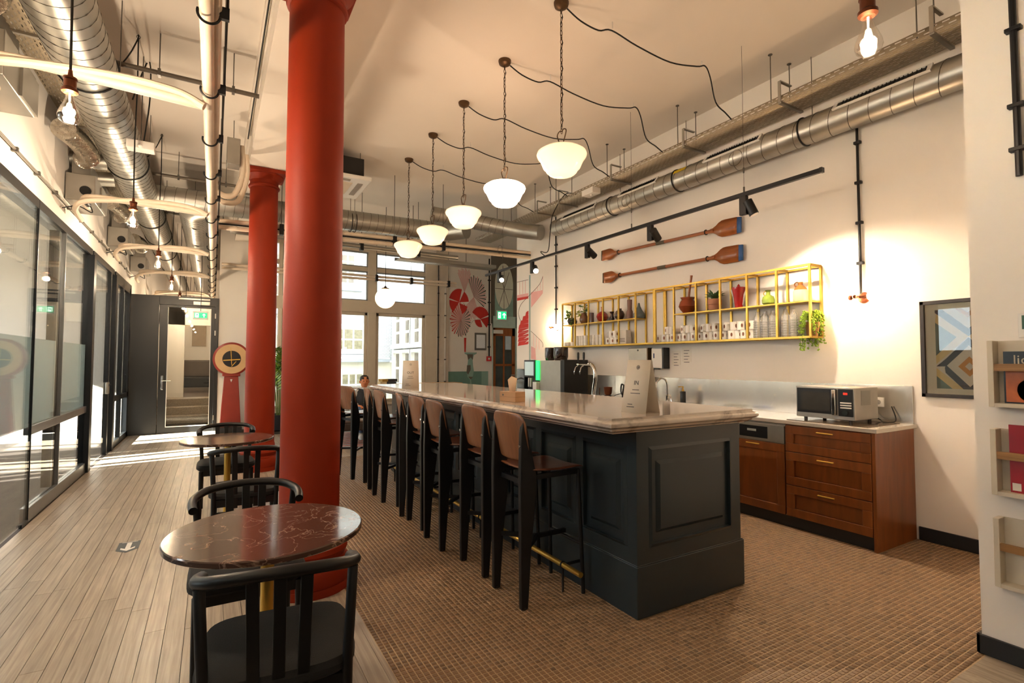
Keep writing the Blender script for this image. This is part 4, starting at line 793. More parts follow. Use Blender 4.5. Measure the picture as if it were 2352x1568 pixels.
# coffee machine
cm = thing('coffee_machine', 'bean-to-cup coffee machine with steel side and green light strip', 'coffee machine', (4.55, 6.5, CT)); a, b = 6.06, 6.74
prt('body', MB().box(4.45, 4.85, a+.1, b, CT, 1.44), steel2_m, cm, bevel=.006); prt('rear_panel', MB().box(4.43, 4.87, a, a+.1, CT, 1.45), black_plastic, cm, bevel=.006)
prt('drip_base', MB().box(4.28, 4.85, b, b+.45, CT, CT+.05), black_plastic, cm, bevel=.008); prt('column_unit', MB().box(4.5, 4.85, b, b+.42, CT+.05, 1.42), black_plastic, cm, bevel=.006)
prt('screen_bezel', MB().box(4.42, 4.47, b+.1, b+.42, 1.17, 1.45), black_plastic, cm, bevel=.006); prt('screen', MB().box(4.415, 4.42, b+.13, b+.39, 1.2, 1.42), mat('pale_screen', '#9ca8a2', .2, emit='#7d8a86', estr=.5), cm)
prt('green_strip', MB().box(4.435, 4.45, b+.0, b+.09, 1.13, 1.44), mat('green_led', '#20c050', .4, emit='#18d850', estr=1.5), cm); prt('spout', MB().cyl((4.42, b+.26, 1.02), (4.42, b+.26, 1.16), .02).cyl((4.42, b+.2, 1.02), (4.42, b+.2, 1.16), .02), steel2_m, cm); prt('milk_box', MB().box(4.4, 4.5, b+.02, b+.13, CT+.06, 1.1), white_m, cm, bevel=.004)
for y, r in ((6.45, .115), (6.74, .085)): prt('bean_hopper', MB().lathe([(r*.85, 1.44), (r, 1.5), (r, 1.62), (r*.98, 1.645), (1e-6, 1.65)], (4.65, y, 0), 24), mat('smoked_plastic_%d' % int(y*100), '#2a1a14', .12, coat=.5), cm)
sd = thing('water_unit', 'dark water unit standing beyond the coffee machine', 'appliance', (4.6, 7.35, CT)); prt('case', MB().box(4.45, 4.85, 7.2, 7.44, CT, 1.3), mat('smoked_panel', '#23272b', .12, coat=.4), sd, bevel=.01); prt('tap', MB().cyl((4.45, 7.32, 1.15), (4.38, 7.32, 1.13), .012), chrome_m, sd)
# beer tap
tp = thing('beer_tap', 'curved chrome two-handle tap column on the worktop', 'tap', (4.58, 5.6, CT)); q = 5.62
prt('column', MB().tube(smooth([(4.6, q, CT), (4.6, q-.02, CT+.12), (4.6, q-.05, CT+.27), (4.6, q-.04, CT+.38), (4.6, q+.02, CT+.45), (4.6, q+.09, CT+.46)], 6), [.03-.0*i for i in range(31)], 16), chrome_m, tp); prt('cross_bar', MB().cyl((4.6, q+.05, CT+.455), (4.6, q+.36, CT+.455), .016), chrome_m, tp); prt('flange', MB().lathe([(.045, 0), (.045, .01), (.032, .02)], (4.6, q, CT), 20), chrome_m, tp)
for y in (q+.2, q+.33):
    prt('tap_handle', MB().lathe([(.008, .02), (.012, .06), (.016, .09), (.016, .15), (.01, .17), (1e-6, .172)], (4.6, y, CT+.47), 12), black_plastic, tp); prt('spout', MB().tube(smooth([(4.6, y, CT+.45), (4.56, y+.01, CT+.42), (4.54, y+.015, CT+.36), (4.54, y+.02, CT+.32)], 5), .009, 10), chrome_m, tp)
# milk frother, kettle, faucet, soap, cloths
P = onx(1398, 912, 4.6); mf = thing('milk_frother', 'copper and steel cup on a white and black frother base', 'frother', (4.6, P.y, CT)); prt('base', MB().box(4.54, 4.66, P.y-.05, P.y+.09, CT, CT+.05), white_m, mf, bevel=.006); prt('motor', MB().cyl((4.59, P.y, CT), (4.59, P.y, CT+.055), .052, n=24), black_plastic, mf); prt('cup', MB().lathe([(.035, .055), (.05, .08), (.058, .15), (.06, .165), (.055, .165), (.05, .1), (1e-6, .07)], (4.59, P.y, CT), 28), copper_m, mf); prt('cup_handle', MB().box(4.52, 4.535, P.y+.1, P.y+.11, CT+.06, CT+.15), chrome_m, mf)
P = onx(1441, 905, 4.7); kt = thing('kettle', 'dark kettle with looped handle and black leads behind the menu card', 'kettle', (4.7, P.y, CT)); prt('body', MB().lathe([(.065, 0), (.072, .02), (.068, .12), (.055, .19), (.045, .2), (1e-6, .205)], (4.7, P.y, CT), 24), mat('dark_steel', '#3a3633', .2, .8), kt); prt('handle', MB().tube(smooth([(4.7, P.y+.06, CT+.19), (4.7, P.y+.11, CT+.2), (4.7, P.y+.12, CT+.1), (4.7, P.y+.07, CT+.04)], 6), .01, 8), black_plastic, kt); prt('lead', MB().tube(smooth([(4.72, P.y+.05, CT+.01), (4.7, P.y+.2, CT+.008), (4.75, P.y+.28, CT+.05), (XR-.06, P.y+.03, 1.04)], 6), .005, 6), cord_m, kt)
P = onx(1528, 930, 4.78); fc = thing('faucet', 'chrome swan-neck kitchen faucet with side lever', 'faucet', (4.8, P.y, CT)); prt('neck', MB().tube(smooth([(4.82, P.y, CT+.06), (4.82, P.y, CT+.2), (4.8, P.y+.01, CT+.28), (4.73, P.y+.02, CT+.3), (4.67, P.y+.03, CT+.25), (4.66, P.y+.03, CT+.19)], 6), .011, 12), chrome_m, fc); prt('base', MB().lathe([(.03, 0), (.03, .01), (.022, .02), (.022, .09), (.012, .1)], (4.82, P.y, CT), 18), chrome_m, fc); prt('lever', MB().tube(smooth([(4.82, P.y, CT+.05), (4.8, P.y-.06, CT+.1), (4.79, P.y-.1, CT+.02)], 5), .012, 10), chrome_m, fc)
P = onx(1569, 930, 4.78); sp2 = thing('soap_dispenser', 'matte black soap bottle with brass pump beside the sink', 'soap dispenser', (4.78, P.y, CT)); prt('bottle', MB().lathe([(.033, 0), (.034, .005), (.034, .15), (.03, .158), (1e-6, .16)], (4.78, P.y, CT), 24), black_plastic, sp2); prt('pump', MB().cyl((4.78, P.y, CT+.16), (4.78, P.y, CT+.215), .008).cyl((4.78, P.y, CT+.21), (4.73, P.y+.02, CT+.212), .006).cyl((4.78, P.y, CT+.16), (4.78, P.y, CT+.175), .016), brass_m, sp2)
def cloth(lab, c, sx, sy, m, seed):
    rg = random.Random(seed); rows = []
    for i in range(9):
        rows.append([(c[0]+sx*(i/8-.5)*(1+.15*rg.random()), c[1]+sy*(k/8-.5)*(1+.15*rg.random()), c[2]+.006+.018*rg.random()*(1 if 0 < i < 8 and 0 < k < 8 else .2)) for k in range(9)])
    return tag(obj('dish_cloth', MB().strip(rows), m, None, solid=.003, sub=1), lab, 'cloth')
cloth('crumpled grey dish cloth beside the sink', (4.7, 3.75, CT), .16, .26, mat('grey_cloth', '#8d948f', .9, var=.2, scale=40), 1); cloth('crumpled blue dish cloth on the worktop edge', (4.7, 3.42, CT), .1, .2, mat('blue_cloth', '#2f66b0', .9, var=.15), 2)
# soap and towel dispensers, notices
P0, P1 = onx(1457, 800, XR), onx(1503, 855, XR); d = thing('towel_dispenser', 'brushed steel paper towel dispenser on the wall above the sink', 'dispenser', (XR-.05, P0.y, 1.25)); prt('case', MB().box(XR-.11, XR-.002, P1.y+.02, P0.y, P1.z-.12, P0.z), steel2_m, d, bevel=.006); prt('side', MB().box(XR-.112, XR-.002, P1.y-.0, P1.y+.02, P1.z-.12, P0.z), bronze_m, d); prt('lock', MB().cyl((XR-.113, (P0.y+P1.y)/2, P0.z-.03), (XR-.108, (P0.y+P1.y)/2, P0.z-.03), .012, n=12), black_plastic, d)
P0, P1 = onx(1508, 799, XR), onx(1537, 846, XR); d = thing('soap_box', 'white wall soap dispenser with dark back edge next to the towel dispenser', 'dispenser', (XR-.05, P0.y, P1.z)); prt('case', MB().box(XR-.10, XR-.02, P1.y+.02, P0.y, P1.z, P0.z), white_m, d, bevel=.015); prt('back_plate', MB().box(XR-.105, XR-.001, P1.y-.01, P1.y+.02, P1.z, P0.z), black_plastic, d, bevel=.004); prt('window', MB().box(XR-.102, XR-.099, P0.y-.06, P0.y-.04, P1.z+.13, P1.z+.19), mat('blue_window', '#27406a', .3), d); prt('push_bar', MB().box(XR-.11, XR-.07, (P0.y+P1.y)/2-.03, (P0.y+P1.y)/2+.05, P1.z-.012, P1.z+.002), black_plastic, d)
paper = mat('paper', '#e6dfd4', .7, var=.01); ink = mat('ink', '#3a3a3c', .6)
for px0, px1, py0, py1, lab in ((1543, 1563, 806, 838, 'faint paper notice taped beside the soap dispenser'), (1566, 1588, 798, 831, 'white printed notice under the brass shelf')):
    A, B = onx(px0, py0, XR-.004), onx(px1, py1, XR-.004); nt_ = thing('paper_notice', lab, 'notice', (XR-.003, A.y, B.z)); prt('sheet', MB().box(XR-.0035, XR-.001, B.y, A.y, B.z, A.z), paper, nt_)
    for k in range(5): prt('print_line', MB().box(XR-.0042, XR-.0034, B.y+.03+.02*(k % 2), A.y-.03, A.z-.04-.035*k, A.z-.034-.035*k), ink, nt_)
# menu cards on the bar
def card(lab, c, rz, head):
    t = thing('menu_card', lab, 'sign', (*c, 1.12), rz); card_m = mat('card_'+head, '#c9bfb0', .6, var=.02)
    obj('front_board', MB().add([(-.065, -.09, 0), (-.065, .09, 0), (-.004, .085, .31), (-.004, -.085, .31)], [(0, 1, 2, 3)]), card_m, t, solid=.003); obj('back_board', MB().add([(.065, -.09, 0), (.065, .09, 0), (.004, .085, .31), (.004, -.085, .31)], [(0, 1, 2, 3)]), card_m, t, solid=.003); obj('fold', MB().box(-.005, .005, -.085, .085, .307, .311), card_m, t)
    R = Matrix(((0, .193, -.981), (-1, 0, 0), (0, .981, .193))); on = lambda z: (-.0655+.1968*z-.0025, 0, z)
    text('lettering', head, .036, ink, t, on(.175), R)
    for z, w, y in ((.135, .05, 0), (.115, .07, 0), (.05, .035, .03), (.035, .055, .025)): obj('print_line', MB().obox((on(z)[0], y, z), .0008, w, .004), ink, t)
    P = on(.268); obj('emblem', MB().tube([Vector(P)+R@Vector((.011*cos(a), .011*sin(a), 0)) for a in [2*pi*i/14 for i in range(14)]], .0012, 4, closed=True).cyl(P, Vector(P)+R@Vector((0, 0, .001)), .004, n=8), ink, t)
card('pale folded card reading IN standing by the panelled bar end', (2.20, 2.25), .12, 'IN')
card('pale folded card reading OUT standing at the far end of the bar', (1.93, 5.55), 1.15, 'OUT')
tb = thing('filter_box', 'brown cardboard box with a paper filter sticking out on the bar', 'box', (1.97, 3.36, 1.12), .2); kraft = mat('kraft_card', '#b08a66', .7, var=.06)
obj('carton', MB().box(-.05, .05, -.09, .09, 0, .075), kraft, tb, bevel=.002); obj('flap', MB().box(-.051, .051, -.091, .091, .035, .038), mat('kraft_dark', '#8d6c4e', .7), tb); obj('stamp', MB().cyl((-.0505, .05, .05), (-.0515, .05, .05), .008, n=12), ink, tb)
obj('paper_filter', MB().add([(0, -.03, .07), (0, .03, .07), (.02, .075, .16), (.01, .02, .19), (.0, -.05, .175), (-.02, -.07, .165)], [(0, 1, 2, 3), (0, 3, 4, 5)]), mat('brown_filter_paper', '#d8b894', .8), tb, solid=.003)
# ================================================================== brass wall shelf
SXF, SXB = 4.745, XR-.012; py_ = [6.533-.3221*k for k in range(13)]; ZB, ZM, ZT = 1.652, 1.985, 2.322
def frame_unit(lab, ys, mid):
    t = thing('display_shelf', lab, 'shelf', (4.84, ys[0], ZB)); w = .02
    for x in (SXF, SXB):
        for y in ys: prt('post', MB().box(x-w/2, x+w/2, y-w/2, y+w/2, ZB, ZT), gold_m, t)
        for z in (ZB, ZT): prt('rail', MB().box(x-w/2, x+w/2, ys[-1], ys[0], z-w/2, z+w/2), gold_m, t)
    for y in ys:
        for z in (ZB, ZT): prt('cross_rail', MB().box(SXF, SXB, y-w/2, y+w/2, z-w/2, z+w/2), gold_m, t)
    prt('bottom_shelf', MB().box(SXF, SXB, ys[-1], ys[0], ZB-.004, ZB+.01), gold_m, t); a, b = mid
    prt('middle_shelf', MB().box(SXF-.008, SXB, b, a, ZM-.009, ZM+.007), gold_m, t, bevel=.002); return t
frame_unit('brass-framed wall shelf section holding vases and small cups by the far sconce', py_[:7], (py_[0], py_[5]))
frame_unit('brass-framed wall shelf section holding mugs, glass bottles and plants', [y-.022 if i == 0 else y for i, y in enumerate(py_[6:])], (py_[7], py_[12]))
SX = lambda c, py=720, X=4.83: onx(1270+c/3.6185, py, X).y     # crop column -> y on the shelf
ZS0, ZS1 = ZB+.0105, ZM+.0075
# ---- mugs
mug_mark = mat('mug_print_brown', '#7a4a30', .4); mug_ink = mat('mug_print_black', '#2a2422', .4)
def make_mug(r=.041, h=.092, printed=True):
    t = thing('mug', 'x', 'mug', (0, 0, 0))
    obj('body', MB().lathe([(1e-6, .004), (r*.9, 0), (r, .006), (r, h), (r-.004, h), (r-.005, .01), (1e-6, .008)], n=20), cup_m, t)
    obj('handle', MB().tube(smooth([(0, r-.003, h*.8), (0, r+.022, h*.78), (0, r+.028, h*.5), (0, r+.018, h*.25), (0, r-.003, h*.2)], 4), .005, 6), cup_m, t)
    if printed:
        m = MB(); a0 = pi*1.18
        m.strip([[((r+.0006)*cos(a0+.5*(i/6-.5)*sqrt(max(0, 1-(2*k/6-1)**2))), (r+.0006)*sin(a0+.5*(i/6-.5)*sqrt(max(0, 1-(2*k/6-1)**2))), h*.28+h*.5*k/6) for i in range(7)] for k in range(7)]); obj('print', m, mug_mark, t)
    return t
mugA = make_mug(); mugA['label'] = 'white mug with a brown head print on the brass shelf'; mugA['group'] = 'printed white mugs'
first = [True]
def mug(c, row, x=4.82, rz=0., lab=None):
    z = ZS0+row*.0925; y = SX(c, 745, x); l = lab
    if first[0]: first[0] = False; mugA.location = (x, y, z); mugA.rotation_euler = (0, 0, rz); mugA['label'] = l
    else: place(mugA, (x, y, z), rz, l)
ORD = ('first', 'second', 'third', 'fourth', 'fifth', 'sixth', 'seventh', 'eighth')
bays = [((890, 927, 962, 1000), (955, 990), 'in the open bay'), ((1058, 1098, 1140, 1174), (1090, 1130, 1166), 'under the clay pot'), ((1236, 1276, 1320, 1362), (1255, 1300, 1350), 'under the succulent'), ((1430, 1485, 1540, 1590), (1445, 1505, 1562), 'under the red vase'), ((1650,), (1655,), 'beside the bottles')]
for bot, top, nm in bays:
    for i, c in enumerate(bot): mug(c, 0, 4.80 if i % 2 else 4.83, .25*((i*37) % 5-2), ORD[i]+' white printed mug from the window side, bottom row, '+nm)
    for i, c in enumerate(top): mug(c, 1, 4.815, .3*((i*29) % 5-2), ORD[i]+' white printed mug from the window side, upper row, '+nm)
for i, (c, r_) in enumerate(((462, 0), (497, 0), (530, 0), (485, 1), (522, 1))): mug(c, r_, 4.81, .2*i, ORD[i if i < 3 else i-3]+' white printed mug from the window side, '+('bottom row' if not r_ else 'upper row')+', under the bulb-shaped vase')
cupB = thing('small_cup', 'first plain white espresso cup counted from the far sconce', 'cup', (0, 0, 0), group='plain white cups on the far shelf section')
obj('body', MB().lathe([(1e-6, .003), (.026, 0), (.03, .004), (.033, .06), (.030, .06), (.026, .008), (1e-6, .006)], n=18), cup_m, cupB); obj('handle', MB().tube(smooth([(0, .03, .05), (0, .045, .045), (0, .042, .025), (0, .029, .02)], 4), .004, 6), cup_m, cupB)
f1 = True
for c, x in ((110, 4.83), (128, 4.80), (148, 4.84), (165, 4.80)):
    loc = (x, SX(c, 770, x), ZS0)
    if f1: cupB.location = loc; f1 = False
    else: place(cupB, loc, .4, ORD[(110, 128, 148, 165).index(c)]+' plain white espresso cup counted from the far sconce')
tall = thing('tall_cup', 'plain white ribbed cup stack in the bay beside the espresso cups', 'cup', (0, 0, 0), group='ribbed white cup stacks')
obj('body', MB().lathe([(1e-6, 0), (.03, 0), (.034, .05), (.031, .052), (.034, .1), (.031, .102), (.035, .15), (.032, .15), (.028, .11), (1e-6, .1)], n=18), cup_m, tall); f1 = True
for c in (206, 228, 250, 274, 312, 340, 370, 402):
    loc = (4.82, SX(c, 765, 4.82), ZS0); lab = ORD[(206, 228, 250, 274, 312, 340, 370, 402).index(c)]+' plain white ribbed cup stack counted from the far sconce'
    if f1: tall.location = loc; tall['label'] = lab; f1 = False
    else: place(tall, loc, 0, lab)
bx_ = thing('tea_box', 'small cream box with dark lettering lines on the lower shelf', 'box', (4.83, SX(600, 765), ZS0)); obj('carton', MB().box(-.05, .05, -.07, .07, 0, .095), cup_m, bx_, bevel=.002)
for k in range(3): obj('print_line', MB().box(-.0512, -.05, -.05, .05, .03+.02*k, .037+.02*k), mug_ink, bx_)
bx2 = thing('tea_box', 'small cream box stacked on top of the other box', 'box', (4.83, SX(600, 745), ZS0+.0955)); obj('carton', MB().box(-.045, .045, -.065, .065, 0, .09), cup_m, bx2, bevel=.002)
# ---- glass bottles
btl_m = glass('clear_bottle_glass', (.985, .99, .985), 5.0, .08)
def _btl():
    N = btl_m.node_tree.nodes; L = btl_m.node_tree.links; d = N.new('ShaderNodeBsdfDiffuse'); d.inputs[0].default_value = (.9, .9, .87, 1); x = N.new('ShaderNodeMixShader'); x.inputs[0].default_value = .22; L.new(N['Mix Shader'].outputs[0], x.inputs[1]); L.new(d.outputs[0], x.inputs[2]); L.new(x.outputs[0], N['Material Output'].inputs[0])
_btl()
bot = thing('glass_bottle', 'x', 'bottle', (0, 0, 0)); prof = [(1e-6, .0), (.036, 0), (.04, .01)]+[(.040+.0025*((-1)**i), .02+.012*i) for i in range(14)]+[(.037, .2), (.03, .225), (.02, .245), (.018, .265), (.02, .27), (.014, .272)]
obj('body', MB().lathe(prof, n=10), btl_m, bot); f1 = True
for c in (1700, 1762, 1830, 1935, 2000):
    loc = (4.82, SX(c, 745, 4.82), ZS0); lab = ORD[(1700, 1762, 1830, 1935, 2000).index(c)]+' clear dimpled glass bottle counted from the mugs'
    if f1: bot.location = loc; bot['label'] = lab; bot['group'] = 'glass bottles on the shelf'; f1 = False
    else: place(bot, loc, .5, lab)
# ---- vases on the upper shelf
def vase(name, lab, cat, c, prof, m, extra=None, z=None, X=4.83):
    t = thing(name, lab, cat, (X, SX(c, 690, X), ZS1 if z is None else z)); obj('body', MB().lathe(prof, n=28), m, t)
    if extra: extra(t)
    return t
glz = lambda n, c, r=.15, v=.15: mat(n, c, r, var=v, scale=10, coat=.4)
leaf_a = mat('ivy_leaf', '#4f7a2a', .45, var=.3, scale=20); leaf_y = mat('lime_leaf', '#a6b63a', .45, var=.2, scale=20); stem_m = mat('plant_stem', '#5a6b2c', .6)
def leafshape(p, d, up, L, w):
    p, d, up = Vector(p), Vector(d).normalized(), Vector(up); s = d.cross(up)
    if s.length < 1e-4: s = d.cross(Vector((1, 0, 0)))
    s.normalize(); n = s.cross(d); P = [p, p+d*L*.35+s*w*.5, p+d*L*.7+s*w*.42, p+d*L, p+d*L*.7-s*w*.42, p+d*L*.35-s*w*.5, p+d*L*.5-n*L*.12]
    return MB().add(P, [(0, 1, 6), (1, 2, 6), (2, 3, 6), (3, 4, 6), (4, 5, 6), (5, 0, 6)])
def ivy(t, seed, n, base, down):
    rg = random.Random(seed)
    for k in range(n):
        a = rg.uniform(0, 2*pi); st = [Vector((0, 0, base))]; p = Vector((.05*cos(a), .07*sin(a), base+rg.uniform(.03, .12))); st.append(p)
        for q in range(3): p = p+Vector((-.03*rg.random(), rg.uniform(-.05, .05), rg.uniform(-down, .02))); st.append(p)
        st = smooth(st, 4); obj('stem', MB().tube(st, .002, 5), stem_m, t)
        for q in range(3, len(st), 3): obj('leaf', leafshape(st[q], (rg.uniform(-1, -.1), rg.uniform(-1, 1), rg.uniform(-.6, .5)), (rg.random()-.5, rg.random()-.5, 1), rg.uniform(.045, .065), .05), rg.choice((leaf_a, leaf_a, leaf_y)), t)
vase('ivy_vase', 'dark round pot with ivy leaves trailing over the far shelf end', 'plant', 160, [(.05, 0), (.075, .03), (.08, .06), (.06, .1), (.04, .11), (.035, .1), (1e-6, .09)], glz('dark_grey_glaze', '#3a3a38'), lambda t: ivy(t, 3, 6, .1, .11))
vase('ivy_jug', 'brown and cream glazed jug with ivy growing from it', 'plant', 258, [(.04, 0), (.065, .04), (.068, .08), (.05, .12), (.04, .15), (.045, .16), (.035, .155), (1e-6, .14)], glz('brown_cream_glaze', '#6f4a30', .2, .5), lambda t: (ivy(t, 8, 6, .16, .06), obj('handle', MB().tube(smooth([(0, .045, .14), (0, .085, .13), (0, .08, .07), (0, .06, .05)], 5), .008, 8), glz('jug_handle', '#5a3a26'), t)))
vase('cylinder_vase', 'small purple-brown cylinder vase beside the ivy jug', 'vase', 320, [(.035, 0), (.036, .15), (.03, .15), (.028, .1), (1e-6, .09)], glz('purple_brown_glaze', '#4c3434'))
vase('round_vase', 'glossy red round vase with narrow dark neck', 'vase', 410, [(.03, 0), (.07, .03), (.085, .075), (.075, .115), (.04, .145), (.016, .155), (.015, .2), (.02, .215), (1e-6, .21)], glz('red_glaze', '#a01818', .08))
vase('bud_vase', 'tiny dark brown bud vase between the red and brown vases', 'vase', 490, [(.03, 0), (.036, .03), (.022, .07), (.02, .1), (.034, .13), (.03, .13), (1e-6, .1)], glz('dark_brown_glaze', '#2a1814'))
vase('bulb_vase', 'dark brown glazed bulb-shaped vase on the upper shelf', 'vase', 553, [(.035, 0), (.062, .04), (.07, .08), (.055, .12), (.03, .14), (.03, .16), (1e-6, .15)], glz('brown_glaze', '#3c2620'))
vase('bottle_vase', 'tall matte brown-pink bottle vase on the upper shelf', 'vase', 637, [(.042, 0), (.045, .02), (.042, .1), (.03, .13), (.034, .26), (.03, .262), (1e-6, .25)], glz('matte_rose_brown', '#7d5a50', .6))
vase('teardrop_vase', 'grey-blue teardrop vase with a pointed neck', 'vase', 714, [(.055, 0), (.072, .02), (.07, .06), (.04, .11), (.018, .16), (.012, .2), (1e-6, .2)], glz('grey_blue_glaze', '#566466', .5))
wood_stick = grain('pestle_wood', '#a8663a', '#8a4c28', .4, 2, 0)
vase('clay_pot', 'shiny red-brown clay pot with a wooden pestle leaning out', 'pot', 1120, [(.05, 0), (.085, .04), (.105, .08), (.09, .13), (.07, .16), (.08, .18), (.088, .185), (.07, .18), (.06, .15), (1e-6, .1)], glz('terracotta_glaze', '#8a3a1c', .2), lambda t: obj('pestle', MB().tube([(0, .0, .1), (0, -.03, .28), (0, -.055, .4), (0, -.06, .44)], [.016, .013, .012, .015], 12), wood_stick, t))
def succ(t):
    rg = random.Random(5); sm = mat('succulent_green', '#3d5c38', .45, var=.2)
    for k in range(16):
        a = 2*pi*k/16+.2; e = .25+.9*(k % 4)/4; obj('leaf', MB().tube([(.01*cos(a), .01*sin(a), .12), (.045*cos(a)*cos(e*.6), .045*sin(a), .15+.05*e), (.11*cos(a)*cos(e), .13*sin(a)*cos(e), .13+.13*sin(e))], [.012, .013, .001], 6), sm, t)
vase('succulent_pot', 'spiky green succulent in a pale terracotta pot', 'plant', 1345, [(.055, 0), (.068, .02), (.07, .06), (.068, .062), (.075, .068), (.076, .125), (.07, .128), (.065, .11), (1e-6, .1)], mat('pale_terracotta', '#b98266', .75), succ)
vase('red_jug', 'tall glossy red vase with pale side fins', 'vase', 1545, [(.038, 0), (.04, .02), (.05, .1), (.066, .2), (.068, .22), (.05, .225), (.02, .23), (.008, .25), (1e-6, .26)], glz('bright_red_glaze', '#b3140f', .07), lambda t: obj('fin', MB().prism([(0, .042, .03), (0, .1, .2), (0, .09, .21), (0, .046, .12)], (.008, 0, 0)).prism([(0, -.042, .03), (0, -.1, .2), (0, -.09, .21), (0, -.046, .12)], (.008, 0, 0)), cup_m, t))
vase('green_jug', 'small green and gold glazed jug with a ring handle', 'jug', 1790, [(.035, 0), (.058, .02), (.06, .05), (.05, .085), (.02, .105), (.018, .135), (.03, .15), (.025, .15), (1e-6, .13)], glz('green_glaze', '#8a9e3e', .15, .4), lambda t: obj('handle', MB().torus((0, .028, .12), .022, .005, 16, 6, (0, 1, 0), (0, 0, 1)), brass_m, t))
vase('stoneware_bottle', 'cream stoneware flagon with brown shoulder and small handle', 'bottle', 2060, [(.06, 0), (.065, .01), (.066, .1), (.05, .13), (.03, .15), (.02, .16), (.02, .185), (.024, .19), (1e-6, .19)], mat('cream_stoneware', '#c9b190', .5, var=.1), lambda t: (obj('shoulder', MB().lathe([(.0662, .098), (.0505, .131), (.0305, .151), (.0205, .161), (.0205, .186)], n=28), glz('brown_shoulder', '#8d5a2a', .1), t), obj('handle', MB().torus((0, .035, .17), .022, .006, 16, 6, (0, 1, 0), (0, 0, 1)), glz('handle_brown', '#7a4a22'), t)))
pp = thing('trailing_plant', 'bright green string-of-pearls plant trailing from a clay pot at the shelf end', 'plant', (4.83, SX(2155, 745), ZS0)); obj('pot', MB().lathe([(.045, 0), (.065, .13), (.06, .13), (1e-6, .11)], n=24), mat('brown_clay_pot', '#8a6238', .7), pp)
rg = random.Random(11); pearl = mat('pearl_leaf', '#86a62c', .45, var=.3, scale=30, obj_rand=.3); pm = mesh('bead', MB().sphere((0, 0, 0), .0075, 6, 4), pearl)
for k in range(26):
    a = rg.uniform(0, 2*pi); r0 = rg.uniform(.05, .1); L = rg.uniform(.06, .30); st = smooth([(.02*cos(a), .02*sin(a), .14), (r0*.7*cos(a), r0*.7*sin(a), .2+.03*rg.random()), (r0*cos(a)*1.0-.01, r0*sin(a)*1.1, .14), (r0*cos(a)-.012, r0*sin(a)*1.15, .16-L)], 5); obj('strand', MB().tube(st, .0015, 4), stem_m, pp)
    m = MB()
    for q in st[2:]:
        for _ in range(3): m.sphere(q+Vector((rg.uniform(-.012, .012), rg.uniform(-.012, .012), rg.uniform(-.012, .012))), rg.uniform(.006, .009), 6, 4)
    o = obj('foliage', m, pearl, pp); o['kind'] = 'stuff'
# ================================================================== oars
blue = mat('blue_oar_paint', '#2f5a94', .4); grip = mat('dark_grip_wrap', '#4a4436', .7)
def oar(lab, pl, pr):
    A, B = onx(*pl, XR-.045), onx(*pr, XR-.045); d = (B-A).normalized(); L = (B-A).length; up = Vector((1, 0, 0)).cross(d); t = thing('oar', lab, 'oar', A.lerp(B, .5)); q = lambda a, h, o=0: A+d*a+up*h+Vector((-o, 0, 0))
    def blade(a0, s, Lb, w0, w1):
        n = 9; rows = [[], []]
        for i in range(n+1):
            u = i/n; w = w0+(w1-w0)*u; w *= (1-max(0, .35-u)/.35*.9) if u < .35 else 1; w = .022+(w-.022)*min(1, (u*2.1)**.8); rows[0].append(q(a0+s*Lb*u, w)); rows[1].append(q(a0+s*Lb*u, -w))
        return MB().strip(rows)
    bl = .40; ll = .34
    prt('loom', MB().cyl(q(ll-.05, 0), q(L-bl+.05, 0), .02, n=14), oar_m, t)
    prt('blade', blade(ll, -1, ll-.03, .085, .075), oar_m, t, solid=.018); prt('blade', blade(L-bl, 1, bl-.05, .10, .09), oar_m, t, solid=.018)
    prt('tip', MB().strip([[q(L-.05, .0875), q(L-.05, -.0875)], [q(L-.004, .083), q(L-.004, -.083)]]), blue, t, solid=.02); prt('tip', MB().strip([[q(.03, .0735), q(.03, -.0735)], [q(.012, .07), q(.012, -.07)]]), grip, t, solid=.02)
    prt('grip', MB().cyl(q(L*.47, 0), q(L*.53, 0), .0225, n=14), grip, t)
    for a in (ll+.03, L-bl-.06): prt('wall_hook', MB().torus(q(a, 0), .027, .006, 16, 6, up, Vector((1, 0, 0))), black_m, t)
oar('upper wooden oar with blue tip hung on the wall', (1381, 588), (1703, 515)); oar('lower wooden oar with blue tip hung over the shelf', (1384, 639), (1707, 579))
# ================================================================== framed print
FY0, FY1, FZ0, FZ1 = 1.29, 1.89, 1.145, 1.905; pf = thing('framed_print', 'black-framed geometric print half hidden behind the near wall', 'picture', (XR-.02, 1.5, FZ0))
prt('frame', MB().box(XR-.035, XR-.002, FY0, FY1, FZ0, FZ0+.028).box(XR-.035, XR-.002, FY0, FY1, FZ1-.028, FZ1).box(XR-.035, XR-.002, FY0, FY0+.028, FZ0, FZ1).box(XR-.035, XR-.002, FY1-.028, FY1, FZ0, FZ1), mat('dark_frame', '#241d1a', .4), pf, bevel=.002)
pb = prt('mat_board', MB().box(XR-.014, XR-.003, FY0+.02, FY1-.02, FZ0+.02, FZ1-.02), mat('print_cream', '#dcccb4', .7, var=.01), pf)
y_l, z_t, z_b, wdt = 1.795, 1.83, 1.215, .41   # art area: left edge, top, bottom, width
def poly(name, pts, m):
    for sg in (1, -1): prt(name, MB().prism([(XR-.0142-m[1], y_l-wdt*(u if sg > 0 else 1-u), z_b+v*(z_t-z_b)) for u, v in pts], (-.0004, 0, 0)), m[0], pf)
gy, mu, og, tn, cr = (mat('print_grey', '#463f42', .7), .0008), (mat('print_teal_grey', '#6f786c', .7), .0006), (mat('print_ochre', '#c47a1c', .7), .0008), (mat('print_tan', '#d9b67c', .7), .0004), (mat('print_pale', '#d8c2ac', .7), .0002)
poly('print_field', [(0, 0), (.5, 0), (.5, 1), (0, 1)], cr)
